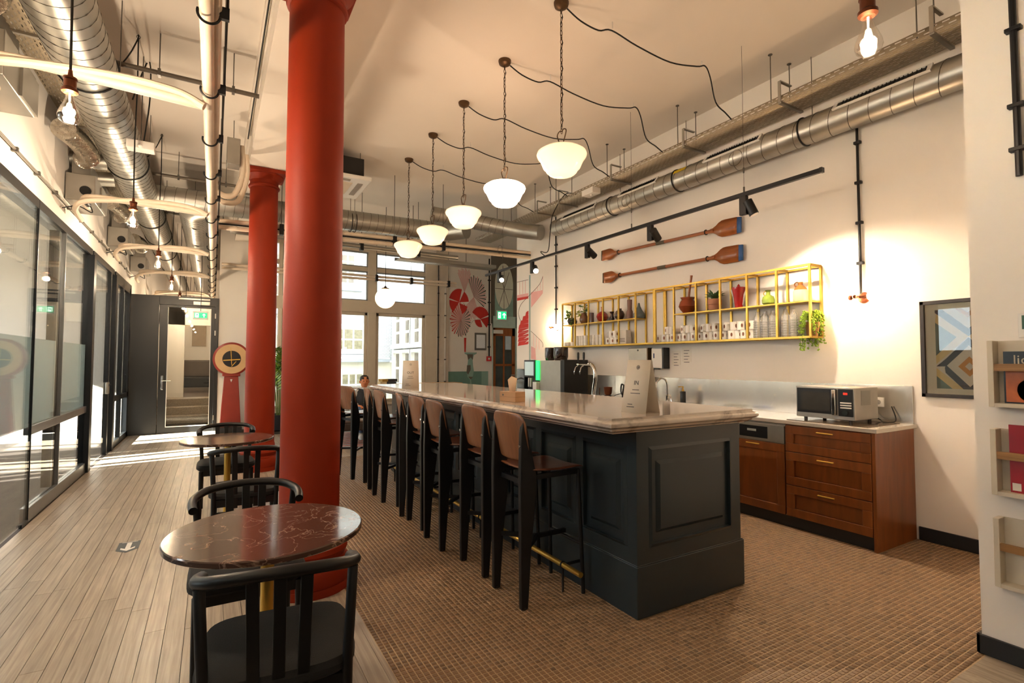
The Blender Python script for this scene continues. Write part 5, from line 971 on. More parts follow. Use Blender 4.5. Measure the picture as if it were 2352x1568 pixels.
poly('print_band', [(.0, 1.0), (.12, 1.0), (.5, .747), (.5, .652), (.0, .965)], gy); poly('print_band', [(.5, .64), (.15, .376), (.0, .28), (.12, .28), (.15, .28), (.5, .54)], gy); poly('print_band', [(.15, .30), (.13, .26), (.14, .2), (.40, 0), (.5, 0), (.5, .03)], gy)
poly('print_field', [(.02, .95), (.5, .652), (.14, .40), (0, .31), (0, .416), (.32, .646), (0, .84)], tn); poly('print_field', [(0, .84), (.32, .646), (0, .416)], mu); poly('print_field', [(0, .157), (.24, 0), (0, 0)], mu); poly('print_field', [(0, .26), (.42, 0), (.24, 0), (0, .157)], tn)
poly('print_diamond', [(.5, .405), (.333, .28), (.5, .157), (.5, .23), (.433, .28), (.5, .33)], og); poly('print_diamond', [(.5, .888), (.313, 1.0), (.40, 1.0), (.5, .95)], og)
prt('glazing', MB().box(XR-.022, XR-.020, FY0+.02, FY1-.02, FZ0+.02, FZ1-.02), pane_m, pf)
# ================================================================== near wall: magazine racks, sign, conduit
rack_m = mat('white_rack_paint', '#cfc4b0', .55, var=.03); slat_m = grain('oak_slat', '#a97c46', '#8a6233', .45, 1, 0)
cov = [mat('cover_black', '#191a1c', .3), mat('cover_orange', '#b05a24', .35, var=.35, scale=14), mat('cover_red', '#a01524', .3, var=.2, scale=6), mat('cover_dark', '#1d1116', .3, var=.3, scale=9), mat('cover_pink', '#b04a4a', .35, var=.2)]
WX = 3.29
def rack(lab, z0, z1):
    t = thing('magazine_rack', lab, 'magazine rack', (WX, .7, z0)); ya, yb = .972, .40
    prt('side', MB().box(WX-.075, WX, ya-.022, ya, z0, z1), rack_m, t, bevel=.002); prt('side', MB().box(WX-.075, WX, yb, yb+.022, z0, z1), rack_m, t, bevel=.002); prt('shelf', MB().box(WX-.075, WX, yb+.022, ya-.022, z0, z0+.018), rack_m, t); prt('back', MB().box(WX-.008, WX, yb+.022, ya-.022, z0, z1), rack_m, t); prt('slat', MB().box(WX-.07, WX-.055, yb+.022, ya-.022, z0+.17, z0+.205), slat_m, t); return t
rack('top white magazine rack with an oak bar on the near wall', 1.208, 1.523); rack('middle white magazine rack with a red magazine on the near wall', .793, 1.103); rack('lowest empty white magazine rack with an oak bar on the near wall', .364, .683)
def mag(lab, z0, h, y0, y1, base, shapes):
    t = thing('magazine', lab, 'magazine', (WX-.03, (y0+y1)/2, z0)); prt('cover', MB().box(WX-.034, WX-.024, y0, y1, z0, z0+h), base, t)
    for nm, m, pts in shapes: prt(nm, MB().prism([(WX-.0342, y1-(y1-y0)*u, z0+h*v) for u, v in pts], (-.0006, 0, 0)), m, t)
    return t
circ = lambda cu, cv, a, b, n=16: [(cu+a*cos(2*pi*i/n), cv+b*sin(2*pi*i/n)) for i in range(n)]
mg = mag('dark-topped magazine with an orange picture in the top rack', 1.226, .245, .70, .925, cov[0], [('picture', cov[1], [(.03, .03), (.97, .03), (.97, .62), (.03, .62)]), ('figure', cov[4], circ(.4, .26, .2, .22))])
text('title', 'lid', .06, mat('cover_letter', '#b9ab92', .5), mg, (-.0055, .05, .205), Matrix(((0, 0, -1), (-1, 0, 0), (0, 1, 0))))
mag('red magazine with a dark round shape in the middle rack', .811, .315, .68, .915, cov[2], [('dark_shape', cov[3], circ(.62, .72, .36, .3)), ('dark_shape', cov[3], [(.3, 0), (1, 0), (1, .45), (.5, .5)]), ('barcode', paper, [(.03, .03), (.16, .03), (.16, .14), (.03, .14)])])
sg = thing('green_sign', 'small white-framed green sign on the near wall above the racks', 'sign', (WX-.01, .82, 1.535)); prt('frame', MB().box(WX-.014, WX-.001, .74, .874, 1.537, 1.65), white_m, sg, bevel=.002); prt('face', MB().box(WX-.0155, WX-.0135, .755, .86, 1.575, 1.64), mat('sign_green', '#2f5a4a', .5), sg)
cd = thing('black_conduit', 'black conduit with clips on the near wall', 'conduit', (WX-.02, .85, 2.2)); prt('tube', MB().cyl((WX-.018, .848, 2.3), (WX-.018, .855, H), .014, n=10), black_m, cd)
for z in (2.42, 2.63, 3.0): prt('clip', MB().box(WX-.034, WX, .82, .88, z, z+.02), black_m, cd, bevel=.003)
# ================================================================== far wall: mural, dado, cafe door, signs
MY = YF-.0015
def paint(par, name, pts, m, lift=0.): return prt(name, MB().prism([(x, MY-lift, z) for x, z in pts], (0, .0012, 0)), m, par)
sage = mat('sage_paint', '#8fb0a5', .8); sage_d = mat('sage_dark_paint', '#6f9488', .8); taupe = mat('taupe_paint', '#6d655b', .8); mred = mat('mural_red', '#c53028', .8); mpink = mat('mural_pink', '#e0a9a6', .8); mdark = mat('mural_dark', '#4f4540', .8); mwht = mat('mural_white', '#f0e6e0', .8)
dado = thing('dado_paint', 'sage green painted dado band below the flower mural', 'paint band', (5.85, MY, 0)); paint(dado, 'band', [(5.23, .0), (6.40, .0), (6.40, 1.165), (5.23, 1.165)], sage_d); paint(dado, 'light_band', [(6.2, 0), (6.40, 0), (6.40, 1.165), (6.33, 1.165), (6.2, 1.165)], sage, .0004)
mur = thing('flower_mural', 'painted mural of pink and red fan leaves in a sage vase', 'mural', (5.8, MY, .6))
W2 = lambda px, py: (lambda v: (v.x, v.z))(ony(px, py, MY))
def fan(c, R, a0, a1, n, m1, m2, lift):
    cx_, cz_ = W2(*c)
    for i in range(n):
        a, b = radians(a0+(a1-a0)*i/n), radians(a0+(a1-a0)*(i+.62)/n); r1 = R*(.93+.1*((i*7) % 3)/2); paint(mur, 'leaf_ray', [(cx_, cz_), (cx_+r1*.66*cos(a), cz_+r1*sin(a)), (cx_+r1*1.03*.66*cos((a+b)/2), cz_+r1*1.03*sin((a+b)/2)), (cx_+r1*.66*cos(b), cz_+r1*sin(b))], m1 if i % 2 or m2 is None else m2, lift)
sc_ = 1/4.9; mc = lambda u, v: (1020+u*sc_, 600+v*sc_)
fan(mc(230, 355), .63, 62, 122, 13, mpink, None, .0002); fan(mc(335, 400), .55, -30, 125, 26, mpink, mdark, .0005); fan(mc(335, 400), .58, 215, 300, 16, mpink, None, .0008); fan(mc(190, 665), .46, 60, 235, 26, mred, mpink, .0011); fan(mc(190, 665), .42, -120, 62, 26, mpink, mdark, .0014)
def flower(c, R, a0, a1, lift):
    cx_, cz_ = W2(*c); n = 26; pts = [(cx_, cz_)]+[(cx_+.75*R*(1+.06*(i % 2))*cos(radians(a0+(a1-a0)*i/n)), cz_+.9*R*(1+.06*(i % 2))*sin(radians(a0+(a1-a0)*i/n))) for i in range(n+1)]; paint(mur, 'red_petal', pts, mred, lift)
flower(mc(170, 460), .38, 75, 165, .0017); flower(mc(170, 460), .36, 172, 232, .0018); flower(mc(170, 460), .36, 5, 60, .0019); flower(mc(170, 470), .32, -70, -15, .0019); flower(mc(408, 650), .36, 22, 150, .0017); flower(mc(408, 650), .34, -45, 14, .0018); flower(mc(408, 655), .22, 185, 290, .0018)
paint(mur, 'stem', [W2(*mc(*p)) for p in ((224, 860), (250, 860), (243, 1020), (228, 1020))], mred, .0021); stp = [mc(*p) for p in ((243, 850), (255, 790), (285, 720), (330, 665), (400, 650))]
prt('stem_line', MB().tube([Vector((x, MY-.002, z)) for x, z in [W2(*p) for p in stp]], .003, 6), mdark, mur)
vp = [(230, 1025), (368, 1025), (365, 1040), (335, 1055), (322, 1110), (325, 1170), (335, 1230), (322, 1300), (302, 1330), (312, 1390), (335, 1460), (262, 1460), (292, 1390), (290, 1330), (262, 1300), (252, 1230), (262, 1170), (270, 1110), (262, 1055), (232, 1040)]
paint(mur, 'vase', [W2(*mc(*p)) for p in vp], sage, .0022); paint(mur, 'vase_shade', [W2(*mc(*p)) for p in ((258, 1170), (298, 1165), (300, 1220), (270, 1275), (254, 1250))], taupe, .0026); paint(mur, 'vase_shade', [W2(*mc(*p)) for p in ((258, 1045), (325, 1045), (322, 1110), (300, 1080), (270, 1110))], taupe, .0026); paint(mur, 'vase_shade', [W2(*mc(*p)) for p in ((272, 1298), (325, 1298), (300, 1330))], taupe, .0026); paint(mur, 'vase_shade', [W2(*mc(*p)) for p in ((292, 1375), (298, 1410), (275, 1450), (265, 1440))], taupe, .0026)
pi_ = thing('small_picture', 'small grey-framed drawing on the mural wall', 'picture', (W2(1103, 800)[0], MY, W2(1103, 804)[1])); (x0, z1), (x1, z0) = W2(1090, 764), W2(1116, 804); prt('frame', MB().box(x0, x1, MY-.03, MY, z0, z1), mat('grey_frame', '#6a655e', .5), pi_, bevel=.004); prt('drawing', MB().box(x0+.04, x1-.04, MY-.032, MY-.029, z0+.05, z1-.05), mat('drawing_paper', '#e9edf2', .6, var=.05, scale=30), pi_)
fa = thing('fire_call_point', 'red fire alarm call point beside the black conduit', 'alarm', (W2(1121, 820)[0], MY, W2(1121, 827)[1])); (x0, z1), (x1, z0) = W2(1117, 818), W2(1127, 829); prt('case', MB().box(x0, x1, MY-.05, MY, z0, z1), mat('alarm_red', '#c81820', .4), fa, bevel=.005); prt('glass', MB().box(x0+.03, x1-.05, MY-.052, MY-.049, z0+.04, z1-.04), white_m, fa)
cx0 = W2(1123, 700)[0]; cd = thing('black_conduit', 'black conduit dropping down the mural wall to the red call point', 'conduit', (cx0, MY, 1.3)); prt('tube', MB().cyl((cx0, MY-.02, W2(1123, 818)[1]), (cx0, MY-.02, 4.2), .02, n=8), black_m, cd)
for z in (1.8, 2.4, 3.0, 3.6): prt('clip', MB().box(cx0-.04, cx0+.04, MY-.03, MY, z, z+.03), black_m, cd)
pc = [thing('pilaster_conduit', 'thin white conduit on the beige pilaster', 'conduit', (5.12, YF-.07, .9)), thing('pilaster_conduit', 'thin black conduit at the window edge of the beige pilaster', 'conduit', (4.93, YF-.07, .9))]
prt('tube', MB().cyl((5.12, YF-.075, .5), (5.12, YF-.075, 3.3), .012, n=8), white_m, pc[0]); prt('tube', MB().cyl((4.93, YF-.075, .5), (4.93, YF-.075, 4.0), .014, n=8), black_m, pc[1])
for k in range(5):
    prt('clip', MB().box(5.095, 5.145, YF-.09, YF-.06, .9+.56*k, .93+.56*k), rod_m, pc[0]); prt('clip', MB().box(4.91, 4.95, YF-.09, YF-.06, .9+.56*k, .93+.56*k), black_m, pc[1])
# painted taupe panel with arched oval above the cafe door
pn_ = thing('painted_panel', 'taupe painted panel with a pale oval above the orange door', 'mural', (6.9, MY, 2.7)); (xa, zt), (xb, zb) = W2(1128, 560), W2(1187, 745)
paint(pn_, 'panel', [(xa, zb), (xb, zb), (xb, H-.05), (xa, H-.05)], taupe); xi0, xi1 = xa+.12, xb-.12; zi = zb+.16; paint(pn_, 'sage_field', [(xi0, zi), (xi1, zi), (xi1, zi+1.0), (xi0, zi+1.0)], sage, .0004); zc = W2(1157, 657)[1]; ra, rb = (xi1-xi0)/2, W2(1157, 605)[1]-zc
paint(pn_, 'oval', [((xi0+xi1)/2+ra*cos(2*pi*i/32), zc+rb*sin(2*pi*i/32)) for i in range(32)], mat('oval_cream', '#dfe0d0', .8), .0008)
cxp = (xi0+xi1)/2; pl_ = MB()
for a in (90, 55, 125, 180, 0, 235, 270, 305): pl_.bar((cxp, MY-.002, zc-.08), (cxp+ra*.97*cos(radians(a)), MY-.002, zc-.08+rb*.93*sin(radians(a))), .014, .002, (0, 1, 0))
prt('spoke', pl_, taupe, pn_)
# orange cafe door
od = setting('door_3', (6.9, YF, 0)); om = grain('orange_door_wood', '#b0632c', '#94501f', .4, 2, 0); tl = mat('door_frame_sage', '#b9d0c8', .6); (x0, z1), (x1, _) = W2(1132, 752), W2(1184, 752)
prt('frame', MB().box(6.52, x0, YF-.02, YF+.1, 0, 2.66).box(x1, 7.3, YF-.02, YF+.1, 0, 2.66).box(6.52, 7.3, YF-.02, YF+.1, z1, 2.66), tl, od); w = .1
lf = prt('leaf', MB().box(x0, x0+w, YF+.02, YF+.06, 0, z1).box(x1-w, x1, YF+.02, YF+.06, 0, z1).box(x0, x1, YF+.02, YF+.06, z1-.22, z1).box(x0, x1, YF+.02, YF+.06, 0, .3).box((x0+x1)/2-.025, (x0+x1)/2+.025, YF+.02, YF+.06, .3, z1-.22).box(x0, x1, YF+.02, YF+.06, 1.3, 1.36), om, od, bevel=.005)
xm = (x0+x1)/2; dp = mat('dim_door_glass', '#3c4644', .08, var=.4, scale=3)
for a, b in ((x0+w, xm-.025), (xm+.025, x1-w)):
    for za, zb_ in ((.3, 1.3), (1.36, z1-.22)): prt('pane', MB().box(a, b, YF+.035, YF+.045, za, zb_), dp, od)
prt('notice', MB().box(xm+.05, x1-w-.02, YF+.030, YF+.034, 1.75, 2.15), mat('pale_blue_sheet', '#c9dbe6', .5), od); prt('closer', MB().box(x0+.02, x0+.3, YF-.04, YF+.02, z1-.16, z1-.06), white_m, od, bevel=.004); prt('handle', MB().cyl((x1-.05, YF-.02, 1.05), (x1-.16, YF-.02, 1.05), .012).cyl((x1-.05, YF-.02, 1.05), (x1-.05, YF+.02, 1.05), .012), chrome_m, od)
# spiral stair mural on the shelf wall end
sm_ = thing('spiral_stair_mural', 'painted red and pink spiral staircase with a grey pole on the wall end', 'mural', (XR-.002, 7.8, 1.6)); W3 = lambda px, py: (lambda v: (v.y, v.z))(onx(px, py, XR-.0015))
def paint3(name, pts, m, lift=0.): return prt(name, MB().prism([(XR-.0015-lift, y, z) for y, z in pts], (.0012, 0, 0)), m, sm_)
s4 = lambda u, v: (1000+u/3.92, 560+v/3.92)
paint3('pole', [W3(*s4(*p)) for p in ((843, 280), (857, 280), (857, 1340), (843, 1340))], mat('mural_grey_green', '#9fb0aa', .8), .0006)
for i in range(8): y0_ = 600+i*38; u0 = 838-95*sin(min(1, (i+1)/5.)*pi/2); paint3('red_step', [W3(*s4(*p)) for p in ((838, y0_), (838, y0_+36), (u0, y0_+52), (u0+8, y0_+14))], mred, .0003)
for i in range(5): y0_ = 740+i*34; paint3('pale_step', [W3(*s4(*p)) for p in ((838, y0_+20), (838, y0_+34), (775+10*i, y0_+48))], mwht, .0008)
paint3('platform', [W3(*s4(*p)) for p in ((736, 488), (836, 470), (836, 492), (736, 512))], mred, .0003); paint3('platform_side', [W3(*s4(*p)) for p in ((736, 462), (836, 442), (836, 470), (736, 488))], mpink, .0003)
for i in range(5): u0 = 862+i*21; paint3('pink_step', [W3(*s4(*p)) for p in ((u0, 435-i*4), (u0+21, 431-i*4), (u0+21, 548-i*26), (u0, 574-i*26))], mpink, .0003)
paint3('pink_step', [W3(*s4(*p)) for p in ((862, 920), (900, 940), (905, 1040), (862, 1035))], mpink, .0003)
rl = lambda pts: MB().tube(smooth([Vector((XR-.002, *W3(*s4(*p)))) for p in pts], 5), .004, 5)
prt('handrail', rl(((736, 345), (836, 322))), mdark, sm_); prt('handrail', rl(((765, 690), (748, 620), (775, 540), (860, 450), (940, 360), (968, 290))), mdark, sm_); prt('handrail', rl(((860, 785), (920, 840), (965, 890), (968, 930))), mdark, sm_)
for u0, v0, v1 in ((760, 342, 455), (785, 336, 450), (810, 330, 445), (880, 430, 432), (900, 405, 425), (920, 380, 420), (945, 350, 415), (968, 290, 415), (885, 805, 940), (910, 830, 950), (935, 855, 950)): prt('baluster', rl(((u0, v0), (u0, v1))), mpink, sm_)
# exit signs
gr_m = mat('exit_green', '#109a60', .4, emit='#10a868', estr=.8); ew = mat('exit_white', '#f4fff8', .4, emit='#e8fff2', estr=1.)
def exit_sign(lab, c, w, h, rod):
    t = thing('exit_sign', lab, 'exit sign', (c.x, c.y, c.z-h/2)); X, Y_, Z = c; prt('case', MB().box(X-w/2-.02, X+w/2+.02, Y_, Y_+.04, Z-h/2-.03, Z+h/2+.03), white_m, t, bevel=.004); prt('panel', MB().box(X-w/2, X+w/2, Y_-.002, Y_, Z-h/2, Z+h/2), gr_m, t); q = lambda pts: MB().prism([(X+u*h, Y_-.0025, Z+v*h) for u, v in pts], (0, -.001, 0)); k = w/h/2
    prt('arrow', q([(k*.5, .34), (k*.5+.3, .04), (k*.5+.18, .04), (k*.5+.07, .14), (k*.5+.07, -.34), (k*.5-.07, -.34), (k*.5-.07, .14), (k*.5-.18, .04), (k*.5-.3, .04)]), ew, t); prt('door_symbol', q([(-k*.85, -.38), (-k*.3, -.38), (-k*.3, .38), (-k*.85, .38)]), ew, t); prt('runner', MB().prism([(X+u*h, Y_-.004, Z+v*h) for u, v in ((-k*.55, .3), (-k*.4, .12), (-k*.5, -.05), (-k*.35, -.3), (-k*.6, -.08), (-k*.78, -.25), (-k*.62, .05), (-k*.75, .02))], (0, -.001, 0)), gr_m, t)
    if rod: prt('hanger_rod', MB().cyl((X, Y_+.02, Z+h/2+.03), (X, Y_+.02, H), .006, n=6), black_m, t)
    return t
exit_sign('green exit sign hanging before the glass corridor door', ony(461, 724, 12.0), .225, .105, True); exit_sign('green exit sign fixed over the orange door', ony(1153, 724, YF-.08), .27, .21, False)
# ================================================================== things on the floor towards the window
ps = thing('weighing_scale', 'tall red antique weighing scale with a cream round dial', 'scale', (.34, 11.86, 0)); sr = mat('scale_red', '#8d2a1c', .4, var=.1)
obj('foot_plate', MB().box(-.2, .2, -.3, .12, 0, .12), mat('scale_black', '#1b1a1a', .5), ps, bevel=.01); obj('pedestal', MB().add([(-.19, -.08, .12), (.19, -.08, .12), (.19, .12, .12), (-.19, .12, .12), (-.125, -.06, 1.12), (.125, -.06, 1.12), (.125, .1, 1.12), (-.125, .1, 1.12)], [(3, 2, 1, 0), (4, 5, 6, 7), (0, 1, 5, 4), (1, 2, 6, 5), (2, 3, 7, 6), (3, 0, 4, 7)]), sr, ps, bevel=.008); obj('collar', MB().box(-.16, .16, -.09, .12, 1.12, 1.17), sr, ps, bevel=.01)
obj('dial_case', MB().lathe([(1e-6, -.10), (.29, -.10), (.335, -.085), (.335, .08), (1e-6, .1)], (0, .01, 1.47), 48, 1), sr, ps); obj('dial', MB().lathe([(1e-6, -.106), (.295, -.106), (.295, -.10)], (0, .01, 1.47), 48, 1), mat('dial_cream', '#cfa877', .5, var=.08), ps); obj('dial_window', MB().lathe([(1e-6, -.109), (.165, -.109), (.165, -.104)], (0, .01, 1.47), 40, 1), mat('dial_dark', '#22262a', .2), ps)
obj('pointer', MB().bar((0, -.105, 1.35), (-.02, -.105, 1.7), .01, .006, (0, 1, 0)).bar((-.15, -.105, 1.44), (.15, -.105, 1.46), .02, .006, (0, 1, 0)).bar((0, -.105, 1.32), (.08, -.105, 1.42), .012, .006, (0, 1, 0)), gold_m, ps); obj('badge', MB().prism([(-.02, -.071, 1.06), (.02, -.071, 1.06), (0, -.074, 1.0)], (0, -.004, 0)), white_m, ps)
pt = thing('palm_plant', 'leafy green palm in a black pot behind the red column', 'plant', (1.22, 11.65, 0)); obj('pot', MB().lathe([(.17, 0), (.2, .02), (.24, .3), (.25, .33), (.235, .33), (.22, .28), (1e-6, .27)], n=32), mat('black_pot', '#22242a', .35), pt); obj('soil', MB().lathe([(.22, .27), (1e-6, .285)], n=20), mat('soil', '#2c2018', .9), pt)
rg = random.Random(4); palm = [mat('palm_leaf_a', '#4f7f2e', .45, var=.25, scale=12), mat('palm_leaf_b', '#7ea238', .45, var=.25, scale=12)]
for k in range(15):
    a = 2*pi*k/15+rg.uniform(-.3, .3); L = rg.uniform(1.0, 1.65); R = rg.uniform(.18, .55); st = smooth([(.05*cos(a), .05*sin(a), .28), (.09*cos(a), .09*sin(a), .28+L*.45), (R*.55*cos(a), R*.55*sin(a), .28+L*.8), (R*cos(a), R*sin(a), .28+L*.9)], 8); obj('stem', MB().tube(st, .006, 5), stem_m, pt)
    for i in range(9, len(st)-1, 1):
        d = (st[i+1]-st[i]).normalized(); s = d.cross(Vector((0, 0, 1))).normalized(); u = (i-9)/(len(st)-10)
        for sg in (-1, 1): obj('leaf', leafshape(st[i], d*.8+s*sg*.75+Vector((0, 0, -.25)), (0, 0, 1), (.30-.13*u)*rg.uniform(.8, 1.1), .028), palm[(i+k) % 2], pt)
tag(obj('rug', MB().box(1.5, 4.3, 8.75, 10.6, 0, .008), None), 'red, cream and grey striped rug under the low bench by the window', 'rug'); rug = bpy.data.objects['rug']
rm = mat('striped_rug', '#b33a34', .9, var=.1, scale=60)
def _rug():
    N = rm.node_tree.nodes; L = rm.node_tree.links; wv = N.new('ShaderNodeTexWave'); wv.bands_direction = 'Y'; wv.inputs['Scale'].default_value = 1.6; wv.inputs['Distortion'].default_value = .6; L.new(N['Texture Coordinate'].outputs['Object'], wv.inputs[0]); rp = N.new('ShaderNodeValToRGB'); rp.color_ramp.interpolation = 'CONSTANT'; e = rp.color_ramp.elements; e[0].color = lin('#b33a34'); e[1].position = .8; e[1].color = lin('#7d8a90')
    for p, c in ((.3, '#e6ddd0'), (.5, '#c0554c'), (.65, '#efe6da')): k = e.new(p); k.color = lin(c)
    L.new(wv.outputs[1], rp.inputs[0]); L.new(rp.outputs[0], N['Hue/Saturation/Value'].inputs['Color'])
_rug(); rug.data.materials.clear(); rug.data.materials.append(rm)
bn = thing('low_bench', 'low dark bench with thin wire legs on the striped rug', 'bench', (2.45, 8.98, 0)); obj('seat', MB().box(-.75, .75, -.3, .3, .27, .40), mat('dark_bench_leather', '#2a211d', .5), bn, bevel=.02); obj('top_pad', MB().box(-.74, .74, -.29, .29, .40, .44), mat('taupe_pad', '#5a4a42', .8), bn, bevel=.015)
for x in (-.68, .68): obj('leg', MB().tube([(x, -.25, .27), (x, -.25, .01), (x, .25, .01), (x, .25, .27)], .006, 6), black_m, bn)
# person seated on a low chair by the window, mostly behind the stools
sofa = thing('lounge_chair', 'pale grey lounge chair by the window holding the seated person', 'armchair', (2.55, 9.95, 0)); gr2 = mat('pale_grey_fabric', '#a8a8a4', .9, bump=.1); obj('seat', MB().box(-.55, .5, -.35, .4, .2, .42), gr2, sofa, bevel=.03); obj('backrest', MB().box(-.2, .5, .25, .45, .42, .80), gr2, sofa, bevel=.04)
for x in (-.5, .44):
    for y in (-.3, .34): obj('leg', MB().cyl((x, y, 0), (x, y, .2), .015, n=8), black_m, sofa)
def skin(name, vs, es, rad, m, parent, sub=2):
    me = bpy.data.meshes.new(name); me.from_pydata(vs, es, []); me.materials.append(m); o = bpy.data.objects.new(name, me); COL.objects.link(o); o.parent = parent
    md = o.modifiers.new('skin', 'SKIN'); md.use_smooth_shade = True
    for i, r in enumerate(rad): me.skin_vertices[0].data[i].radius = (r, r) if not isinstance(r, tuple) else r
    me.skin_vertices[0].data[0].use_root = True; s = o.modifiers.new('sub', 'SUBSURF'); s.levels = sub; s.render_levels = sub; return o
pe = thing('person', 'person in dark vest and grey sleeves seated by the window, head bowed', 'person', (2.5, 9.9, 0)); skin_m = mat('skin', '#c07a52', .5); vest = mat('dark_vest', '#23262c', .8); slv = mat('grey_sleeve', '#b9b7b4', .85); jean = mat('blue_jeans', '#4c5f80', .85); hair = mat('dark_hair', '#1f1712', .7, bump=.4, bscale=80); shoe = mat('white_shoe', '#dcdcda', .5)
# body: pelvis on the seat, torso leaning forward, legs forward (-y), arms to the lap
vs = [(0, .05, .52), (0, .02, .68), (0, -.03, .84), (0, -.05, .90), (0, -.06, .94), (.10, -.02, .50), (.14, -.38, .53), (.14, -.44, .30), (.14, -.42, .09), (.14, -.52, .05), (-.10, -.02, .50), (-.14, -.38, .53), (-.14, -.44, .30), (-.14, -.42, .09), (-.14, -.52, .05), (.18, -.03, .83), (.24, -.08, .68), (.16, -.27, .60), (-.18, -.03, .83), (-.24, -.08, .68), (-.16, -.27, .60), (0, -.07, .985)]
es = [(0, 1), (1, 2), (2, 3), (3, 4), (4, 21), (0, 5), (5, 6), (6, 7), (7, 8), (8, 9), (0, 10), (10, 11), (11, 12), (12, 13), (13, 14), (2, 15), (15, 16), (16, 17), (2, 18), (18, 19), (19, 20)]
rd_ = [(.15, .12), (.15, .11), (.15, .10), .07, .05, .095, .07, .058, .045, .04, .095, .07, .058, .045, .04, .062, .05, .04, .062, .05, .04, .05]
body = skin('body', vs, es, rd_, slv, pe)
obj('vest', MB().lathe([(.175, .50), (.178, .6), (.175, .75), (.16, .85), (.10, .905)], (0, 0, 0), 24), vest, pe)
for s in (-1, 1): skin('trouser_leg', [(s*.08, .0, .51), (s*.14, -.38, .535), (s*.14, -.44, .30), (s*.14, -.42, .11)], [(0, 1), (1, 2), (2, 3)], [.105, .082, .07, .058], jean, pe); obj('shoe', MB().sphere((s*.14, -.5, .05), .06, 12, 8).sphere((s*.14, -.43, .05), .05, 12, 8), shoe, pe); skin('hand', [(s*.16, -.27, .60), (s*.13, -.33, .585), (s*.11, -.38, .575)]+[(s*(.075+.02*k), -.42-.01*(k % 2), .565) for k in range(4)]+[(s*.09, -.33, .60)], [(0, 1), (1, 2), (2, 3), (2, 4), (2, 5), (2, 6), (1, 7)], [.028, .034, .03, .010, .010, .010, .009, .011], skin_m, pe, 1)
hz = 1.04; obj('head', MB().lathe([(1e-6, -.12), (.045, -.105), (.066, -.06), (.076, 0), (.078, .04), (.065, .09), (.035, .115), (1e-6, .12)], (0, -.09, hz), 20), skin_m, pe); obj('hair', MB().lathe([(.0805, .015), (.083, .05), (.07, .098), (.04, .122), (1e-6, .128)], (0, -.082, hz), 20), hair, pe)
obj('nose', MB().tube([(0, -.165, hz+.02), (0, -.185, hz-.02), (0, -.168, hz-.025)], [.008, .013, .008], 8), skin_m, pe); obj('mouth', MB().tube([(-.022, -.152, hz-.055), (0, -.16, hz-.057), (.022, -.152, hz-.055)], .004, 6), mat('lips', '#9a5446', .5), pe)
for s in (-1, 1): obj('eye', MB().sphere((s*.028, -.157, hz+.01), .010, 10, 6), mat('eye_dark', '#1c1614', .2), pe); obj('ear', MB().sphere((s*.08, -.085, hz), .018, 8, 6, 1.5), skin_m, pe)
# books, brass mirror lamp, tables by the window
bt = thing('window_table', 'narrow white table under the courtyard window', 'table', (3.35, 11.2, 0)); obj('top', MB().box(-1.0, .95, -.3, .3, .84, .88), white_m, bt, bevel=.004)
for x in (-.95, .9):
    for y in (-.26, .26): obj('leg', MB().cyl((x, y, 0), (x, y, .84), .018, n=8), white_m, bt)
bk = [('#c08a3a', '#1f3a40'), ('#c9b68a', '#2a2c33'), ('#b08f42', '#241c1a')]
for k, (c1, c2) in enumerate(bk):
    t = thing('book', ('bottom', 'middle', 'top')[k]+' book of the small stack under the window', 'book', (3.25+.02*k, 11.0, .88+.055*k), .1*k, 'books stacked by the window'); obj('cover', MB().box(-.02, .2, -.09, .09, 0, .052), mat('book_dark_%d' % k, c2, .6), t, bevel=.003); obj('spine', MB().box(-.16, -.02, -.092, .092, 0, .053), mat('book_spine_%d' % k, c1, .6), t, bevel=.003)
wt = thing('side_table', 'light wooden side table with round brass tray stand by the mural', 'table', (3.9, 9.6, 0)); oak = grain('light_oak', '#c9964e', '#b07e3c', .45, 0, 0); obj('top', MB().box(-.35, .45, -.2, .2, .93, 1.0), oak, wt, bevel=.004)
for x in (-.3, .42): obj('leg', MB().box(x-.03, x+.03, -.18, .18, 0, .93), oak, wt, bevel=.003)
tyr = thing('brass_tray_stand', 'round brass wire tray stand beside the light wooden table', 'tray stand', (3.26, 9.6, 0)); obj('tray', MB().lathe([(.24, .97), (.25, .99), (.24, .98), (1e-6, .975)], n=28), brass_m, tyr)
for k in range(3): a = 2*pi*k/3; obj('leg', MB().cyl((.22*cos(a), .22*sin(a), .97), (.16*cos(a), .16*sin(a), 0), .008, n=8), brass_m, tyr)
ml = thing('brass_lamp', 'brass and black articulated lamp standing by the window', 'lamp', (2.2, 11.6, 0)); obj('stand', MB().tube(smooth([(-.15, 0, 0), (-.15, 0, .7), (-.12, 0, 1.1), (-.02, 0, 1.18)], 6), .012, 8), black_m, ml); obj('base', MB().lathe([(.14, 0), (.14, .02), (1e-6, .025)], n=20), black_m, ml); obj('head', MB().lathe([(.05, -.12), (.09, -.06), (.1, .04), (.06, .09), (1e-6, .1)], (.05, 0, 1.14), 20), brass_m, ml); obj('bracket', MB().torus((.05, 0, 1.12), .13, .008, 20, 6, (1, 0, 0), (0, 0, 1)), black_m, ml)
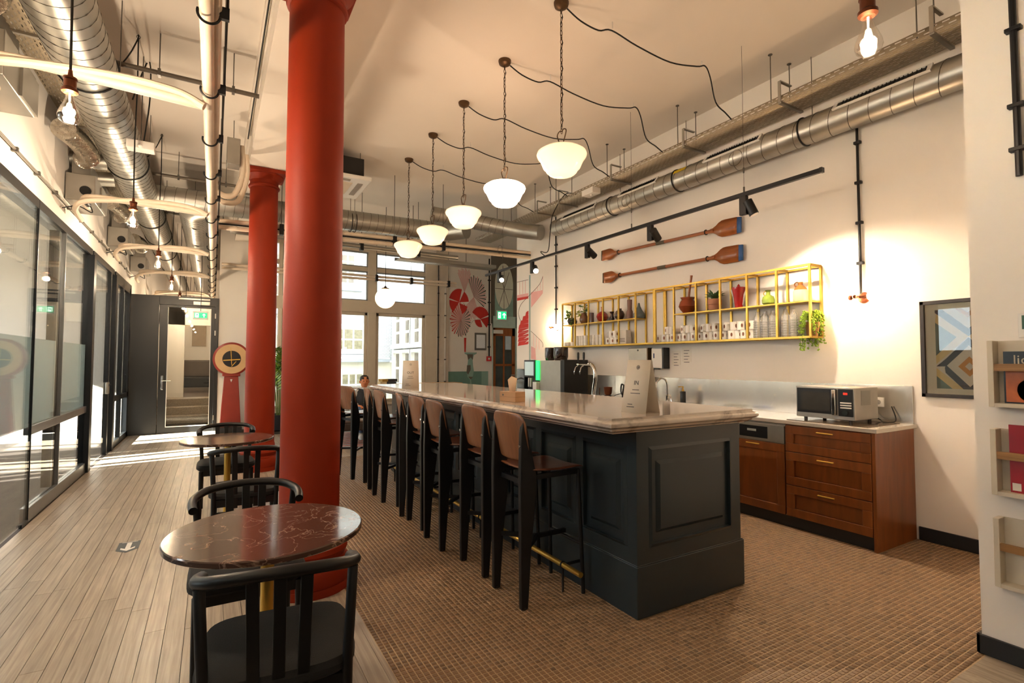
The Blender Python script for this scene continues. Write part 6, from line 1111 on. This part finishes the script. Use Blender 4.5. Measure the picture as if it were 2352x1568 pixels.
# arrow sticker on the oak floor
ar = thing('floor_arrow', 'dark floor sticker with a white arrow on the oak planks', 'sticker', (-.525, 4.92, .0002)); c_ = [onz(*p, .0003)-Vector((-.525, 4.92, .0002)) for p in ((271, 1267), (278, 1247), (316, 1246), (312, 1259), (290, 1269))]
obj('sheet', MB().prism([Vector((x, y, .0002)) for x, y in ((-.07, -.07), (-.07, .13), (.07, .13), (.07, -.07), (0, -.14))], (0, 0, .0008)), mat('sticker_dark', '#2b3640', .4), ar); obj('arrow', MB().prism([Vector((x, y, .0011)) for x, y in ((-.016, .10), (.016, .10), (.016, -.045), (.045, -.012), (.045, -.05), (0, -.10), (-.045, -.05), (-.045, -.012), (-.016, -.045))], (0, 0, .0004)), white_m, ar); obj('tail', MB().box(-.05, .05, .112, .12, .0011, .0015), white_m, ar)
# dim lounge beyond the corridor door
sf = thing('dark_sofa', 'dark sofa in the dim lounge beyond the corridor stairs', 'sofa', (-.2, 18.6, .51)); dkf = mat('dark_sofa_fabric', '#23262b', .8); obj('seat', MB().box(-.7, .3, -.4, .3, .12, .42), dkf, sf, bevel=.04); obj('backrest', MB().box(-.7, .3, .2, .45, .42, .95), mat('taupe_cushion', '#6b615a', .9), sf, bevel=.05)
for x in (-.6, .2): obj('leg', MB().cyl((x, -.3, 0), (x, -.3, .12), .02, n=8), black_m, sf)
tag(obj('wall_picture', MB().box(-.62, -.2, 20.93, 20.99, 1.95, 2.75), mat('tan_canvas', '#a08f7c', .7)), 'tan framed canvas on the end wall of the dim lounge', 'picture')
# fill lights added to brighten the meeting room behind the glass
lp = mat('fill_panel_glow', '#ffffff', .5, emit='#eef5ff', estr=8.)
for k, y in enumerate((1.0, 4.0, 7.0, 10.0)):
    t = thing('fill_panel', ('first', 'second', 'third', 'fourth')[k]+' fill light panel added to the glazed meeting room, counted from the back wall', 'ceiling light', (-3.4, y, 2.92)); prt('frame', MB().box(-4.02, -2.78, y-.32, y+.32, 2.95, 2.99), white_m, t); prt('diffuser', MB().box(-4.0, -2.8, y-.3, y+.3, 2.942, 2.951), lp, t); prt('hanger', MB().cyl((-3.9, y, 2.99), (-3.9, y, H), .004, n=6).cyl((-2.9, y, 2.99), (-2.9, y, H), .004, n=6), rod_m, t)
mt = thing('meeting_table', 'white meeting table behind the glass partition', 'table', (-3.4, 6.2, 0)); obj('top', MB().box(-.6, .6, -1.3, 1.3, .72, .75), white_m, mt, bevel=.004)
for x in (-.5, .5):
    for y in (-1.2, 1.2): obj('leg', MB().box(x-.03, x+.03, y-.03, y+.03, 0, .72), black_m, mt)
